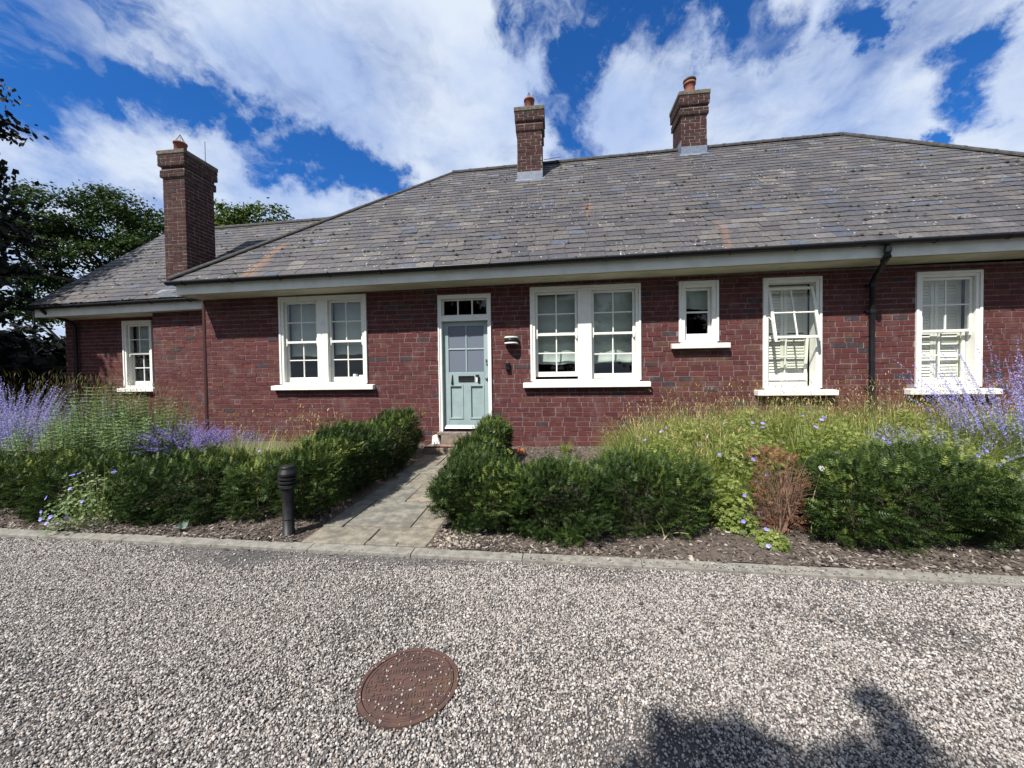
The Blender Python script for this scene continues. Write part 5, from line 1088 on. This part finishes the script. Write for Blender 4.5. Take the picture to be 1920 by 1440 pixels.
# B: spreading green tree left of the tall chimney
c0 = dirp((-.79, .613, 0), 27.0); base = (c0[0], c0[1], ZG)
e1 = np.array((.613, .79, 0))             # sideways as seen from the drive
def Lp(s, z, r_, dep=0.0, rz=None): q = e1 * s + np.array((-.79, .613, 0)) * dep; return (q[0], q[1], z, r_, r_, rz or r_ * .62)
tree('spreading_tree', 'tall green spreading tree left of the tall chimney', base, 9.5, [Lp(-1.9, 8.9, 1.6, rz=1.2), Lp(.2, 9.5, 1.8, rz=1.2), Lp(2.1, 9.1, 1.6, rz=1.2), Lp(3.5, 8.2, 1.4, rz=1.1), Lp(-2.9, 7.7, 1.2, rz=.9), Lp(-2.4, 6.2, 1.2, .5, .9), Lp(-1.0, 7.6, 1.7, -.6, 1.3), Lp(1.2, 7.6, 1.8, -.8, 1.3), Lp(3.0, 6.7, 1.5, .6, 1.2), Lp(-.8, 6.1, 1.6, .7, 1.2), Lp(1.2, 5.9, 1.5, .3, 1.2), Lp(-2.6, 4.6, 1.2, -.3, .8), Lp(-.6, 4.5, 1.2, rz=.7), Lp(1.6, 4.8, 1.2, rz=.7), Lp(2.6, 3.4, 1.3, rz=.7)], 401, 'tree_leaf', 52000, .115, .28, gaps=.16)
c0 = dirp((-.63, .775, 0), 30.0); base = (c0[0], c0[1], ZG); e1 = np.array((.775, .63, 0))
tree('round_tree', 'rounded green tree showing above the wing ridge', base, 10.5, [Lp(-1.9, 10.9, 1.5, rz=1.5), Lp(.3, 11.4, 1.8, rz=1.5), Lp(1.9, 10.3, 1.4, rz=1.2), Lp(-.8, 9.6, 1.8, .4, 1.6), Lp(2.9, 9.3, 1.3, rz=1.1), Lp(-2.9, 9.3, 1.5, rz=1.4), Lp(1.2, 8.6, 1.9, rz=1.5), Lp(4.0, 9.4, .6), Lp(-1.5, 7.6, 2.0), Lp(1.5, 6.8, 2.0)], 402, 'tree_leaf_bright', 30000, .17, .3, gaps=.14)
# A: big dark tree at the left edge
c0 = dirp((-.90, .44, 0), 15.0); base = (c0[0], c0[1], ZG); e1 = np.array((.44, .90, 0))
tree('dark_beech_tree', 'big dark leaved tree cut off by the left edge of the photo', base, 9.5, [Lp(.0, 8.3, 1.3, rz=.7), Lp(.2, 7.3, 1.4, rz=.6), Lp(.3, 6.4, 1.3, rz=.55), Lp(.55, 5.6, 1.35, rz=.5), Lp(.95, 4.9, 1.2, .3, .4), Lp(.6, 4.3, 1.2, rz=.4), Lp(.5, 3.5, 1.3, rz=.5), Lp(.1, 2.8, 1.3, rz=.5), Lp(-1.4, 7.4, 1.8), Lp(-1.6, 5.6, 1.9), Lp(-1.4, 3.9, 1.8), Lp(-2.6, 7.9, 1.8), Lp(-2.2, 2.6, 1.7)], 403, 'dark_leaf', 30000, .12, .26, gaps=.30, up=.15)
# dark bushes closing the view left of the wing
for i, (dx, dist, h, lab) in enumerate([((-.875, .485), 16, 2.7, 'dark bush at the far left below the big tree'), ((-.85, .527), 18, 3.0, 'dark bush left of the wing wall'), ((-.82, .572), 22, 3.0, 'dark bush just behind the wing corner')]):
    c0 = dirp((*dx, 0), dist); base = (c0[0], c0[1], ZG); e1 = np.array((dx[1], -dx[0], 0))
    tree('background_bush', lab, base, h * .9, [Lp(-.6, h * .55, 1.2, rz=1.1), Lp(.6, h * .6, 1.2, rz=1.1), Lp(0, h * .85, 1.0, rz=.7), Lp(-1.2, h * .35, 1.1), Lp(1.2, h * .35, 1.1)], 410 + i, 'dark_leaf', 7000, .16, .1, 'dark bushes beyond the wing', gaps=.02)
c0 = dirp((-.843, .538, 0), 17.0); lpst = thing('thin_pole', 'thin dark pole standing beyond the left end of the wing', 'pole', (c0[0], c0[1], ZG))
MB().lathe([(.04, 0), (.03, 1.2), (.022, 3.6), (.0, 3.62)], (c0[0], c0[1], ZG), 8).build('shaft', 'black_metal', lpst)
MB().box(c0[0] - .35, c0[0] + .05, c0[1] - .03, c0[1] + .03, ZG + 3.50, ZG + 3.56).build('arm', 'black_metal', lpst)
# tree behind the camera that throws its shade on the lower right of the drive
K = 4.6
def shade_at(x, y): return np.array((x - .55 * K, y - 1.0 * K, ZG + 1.39 * K))
base = np.array((shade_at(3.0, -6.4)[0], shade_at(3.0, -6.4)[1] - .6, ZG))
def SLp(x, y, r_): q = shade_at(x, y) - base; return (q[0], q[1], q[2], r_, r_, r_ * .8)
tree('garden_tree', 'young tree behind the viewer whose crown shades the drive', base, 7.2, [SLp(2.68, -5.33, .19), SLp(2.9, -5.40, .22), SLp(3.15, -5.36, .15), SLp(3.36, -5.33, .17), SLp(2.42, -5.55, .22), SLp(3.6, -5.50, .20), SLp(2.15, -5.75, .22), SLp(2.70, -5.65, .36), SLp(3.3, -5.65, .36), SLp(3.0, -6.0, .55), SLp(3.50, -5.02, .10), SLp(3.47, -5.19, .08), SLp(2.9, -6.7, .7), SLp(3.5, -6.6, .7)], 420, 'tree_leaf', 12000, .075, .07, gaps=.16)

# trees on the far side of the drive, seen only as the dark shapes mirrored in the door's fanlight and panes
for i, (x, y, h, lab) in enumerate([(-7.0, -23.0, 8.5, 'left one of the three trees across the drive, mirrored in the panes'), (1.5, -25.0, 9.0, 'middle one of the three trees across the drive, mirrored in the panes'), (10.0, -23.5, 8.5, 'right one of the three trees across the drive, mirrored in the panes')]):
    e1 = np.array((1.0, 0, 0)); 
    tree('drive_tree', lab, (x, y, ZG), h, [(-2.2, 0, h * .45, 2.4, 2.2, 1.8), (2.2, 0, h * .45, 2.4, 2.2, 1.8), (0, .5, h * .62, 2.8, 2.5, 2.2), (-2.4, 0, h * .72, 1.9, 1.9, 1.5), (2.3, 0, h * .74, 1.9, 1.9, 1.5), (0, 0, h * .9, 2.0, 2.0, 1.5), (0, 0, h * .28, 2.6, 2.2, 1.4)], 430 + i, 'tree_leaf', 9000, .36, .28, 'trees across the drive', gaps=.08)
# dry leaves blown over the gravel and the kerb
g = np.random.default_rng(71); n = 150
X = g.uniform(-3.5, 6.5, n); Y = kerb_y(X) - .02 - g.random(n) ** 2.2 * 1.3; Z = np.where(Y > kerb_y(X) - .03, ZG + .012, ZG + .010)
M, P = frames(np.stack([X, Y, Z], 1), np.stack([g.normal(0, .4, n), g.normal(0, .4, n), np.ones(n)], 1), g.uniform(.012, .030, n), g.uniform(0, 6, n))
V, F = scatter(np.array([(-1, 0, .15), (0, -.38, 0), (1, 0, .22), (0, .38, .05)]), np.array([(0, 1, 2, 3)]), M, P)
tag(stuff(npmesh('leaf_litter', V, F, 'bark_chip', None, g.random(n) * .8)), 'dry brown leaves blown over the gravel by the kerb', 'leaves')
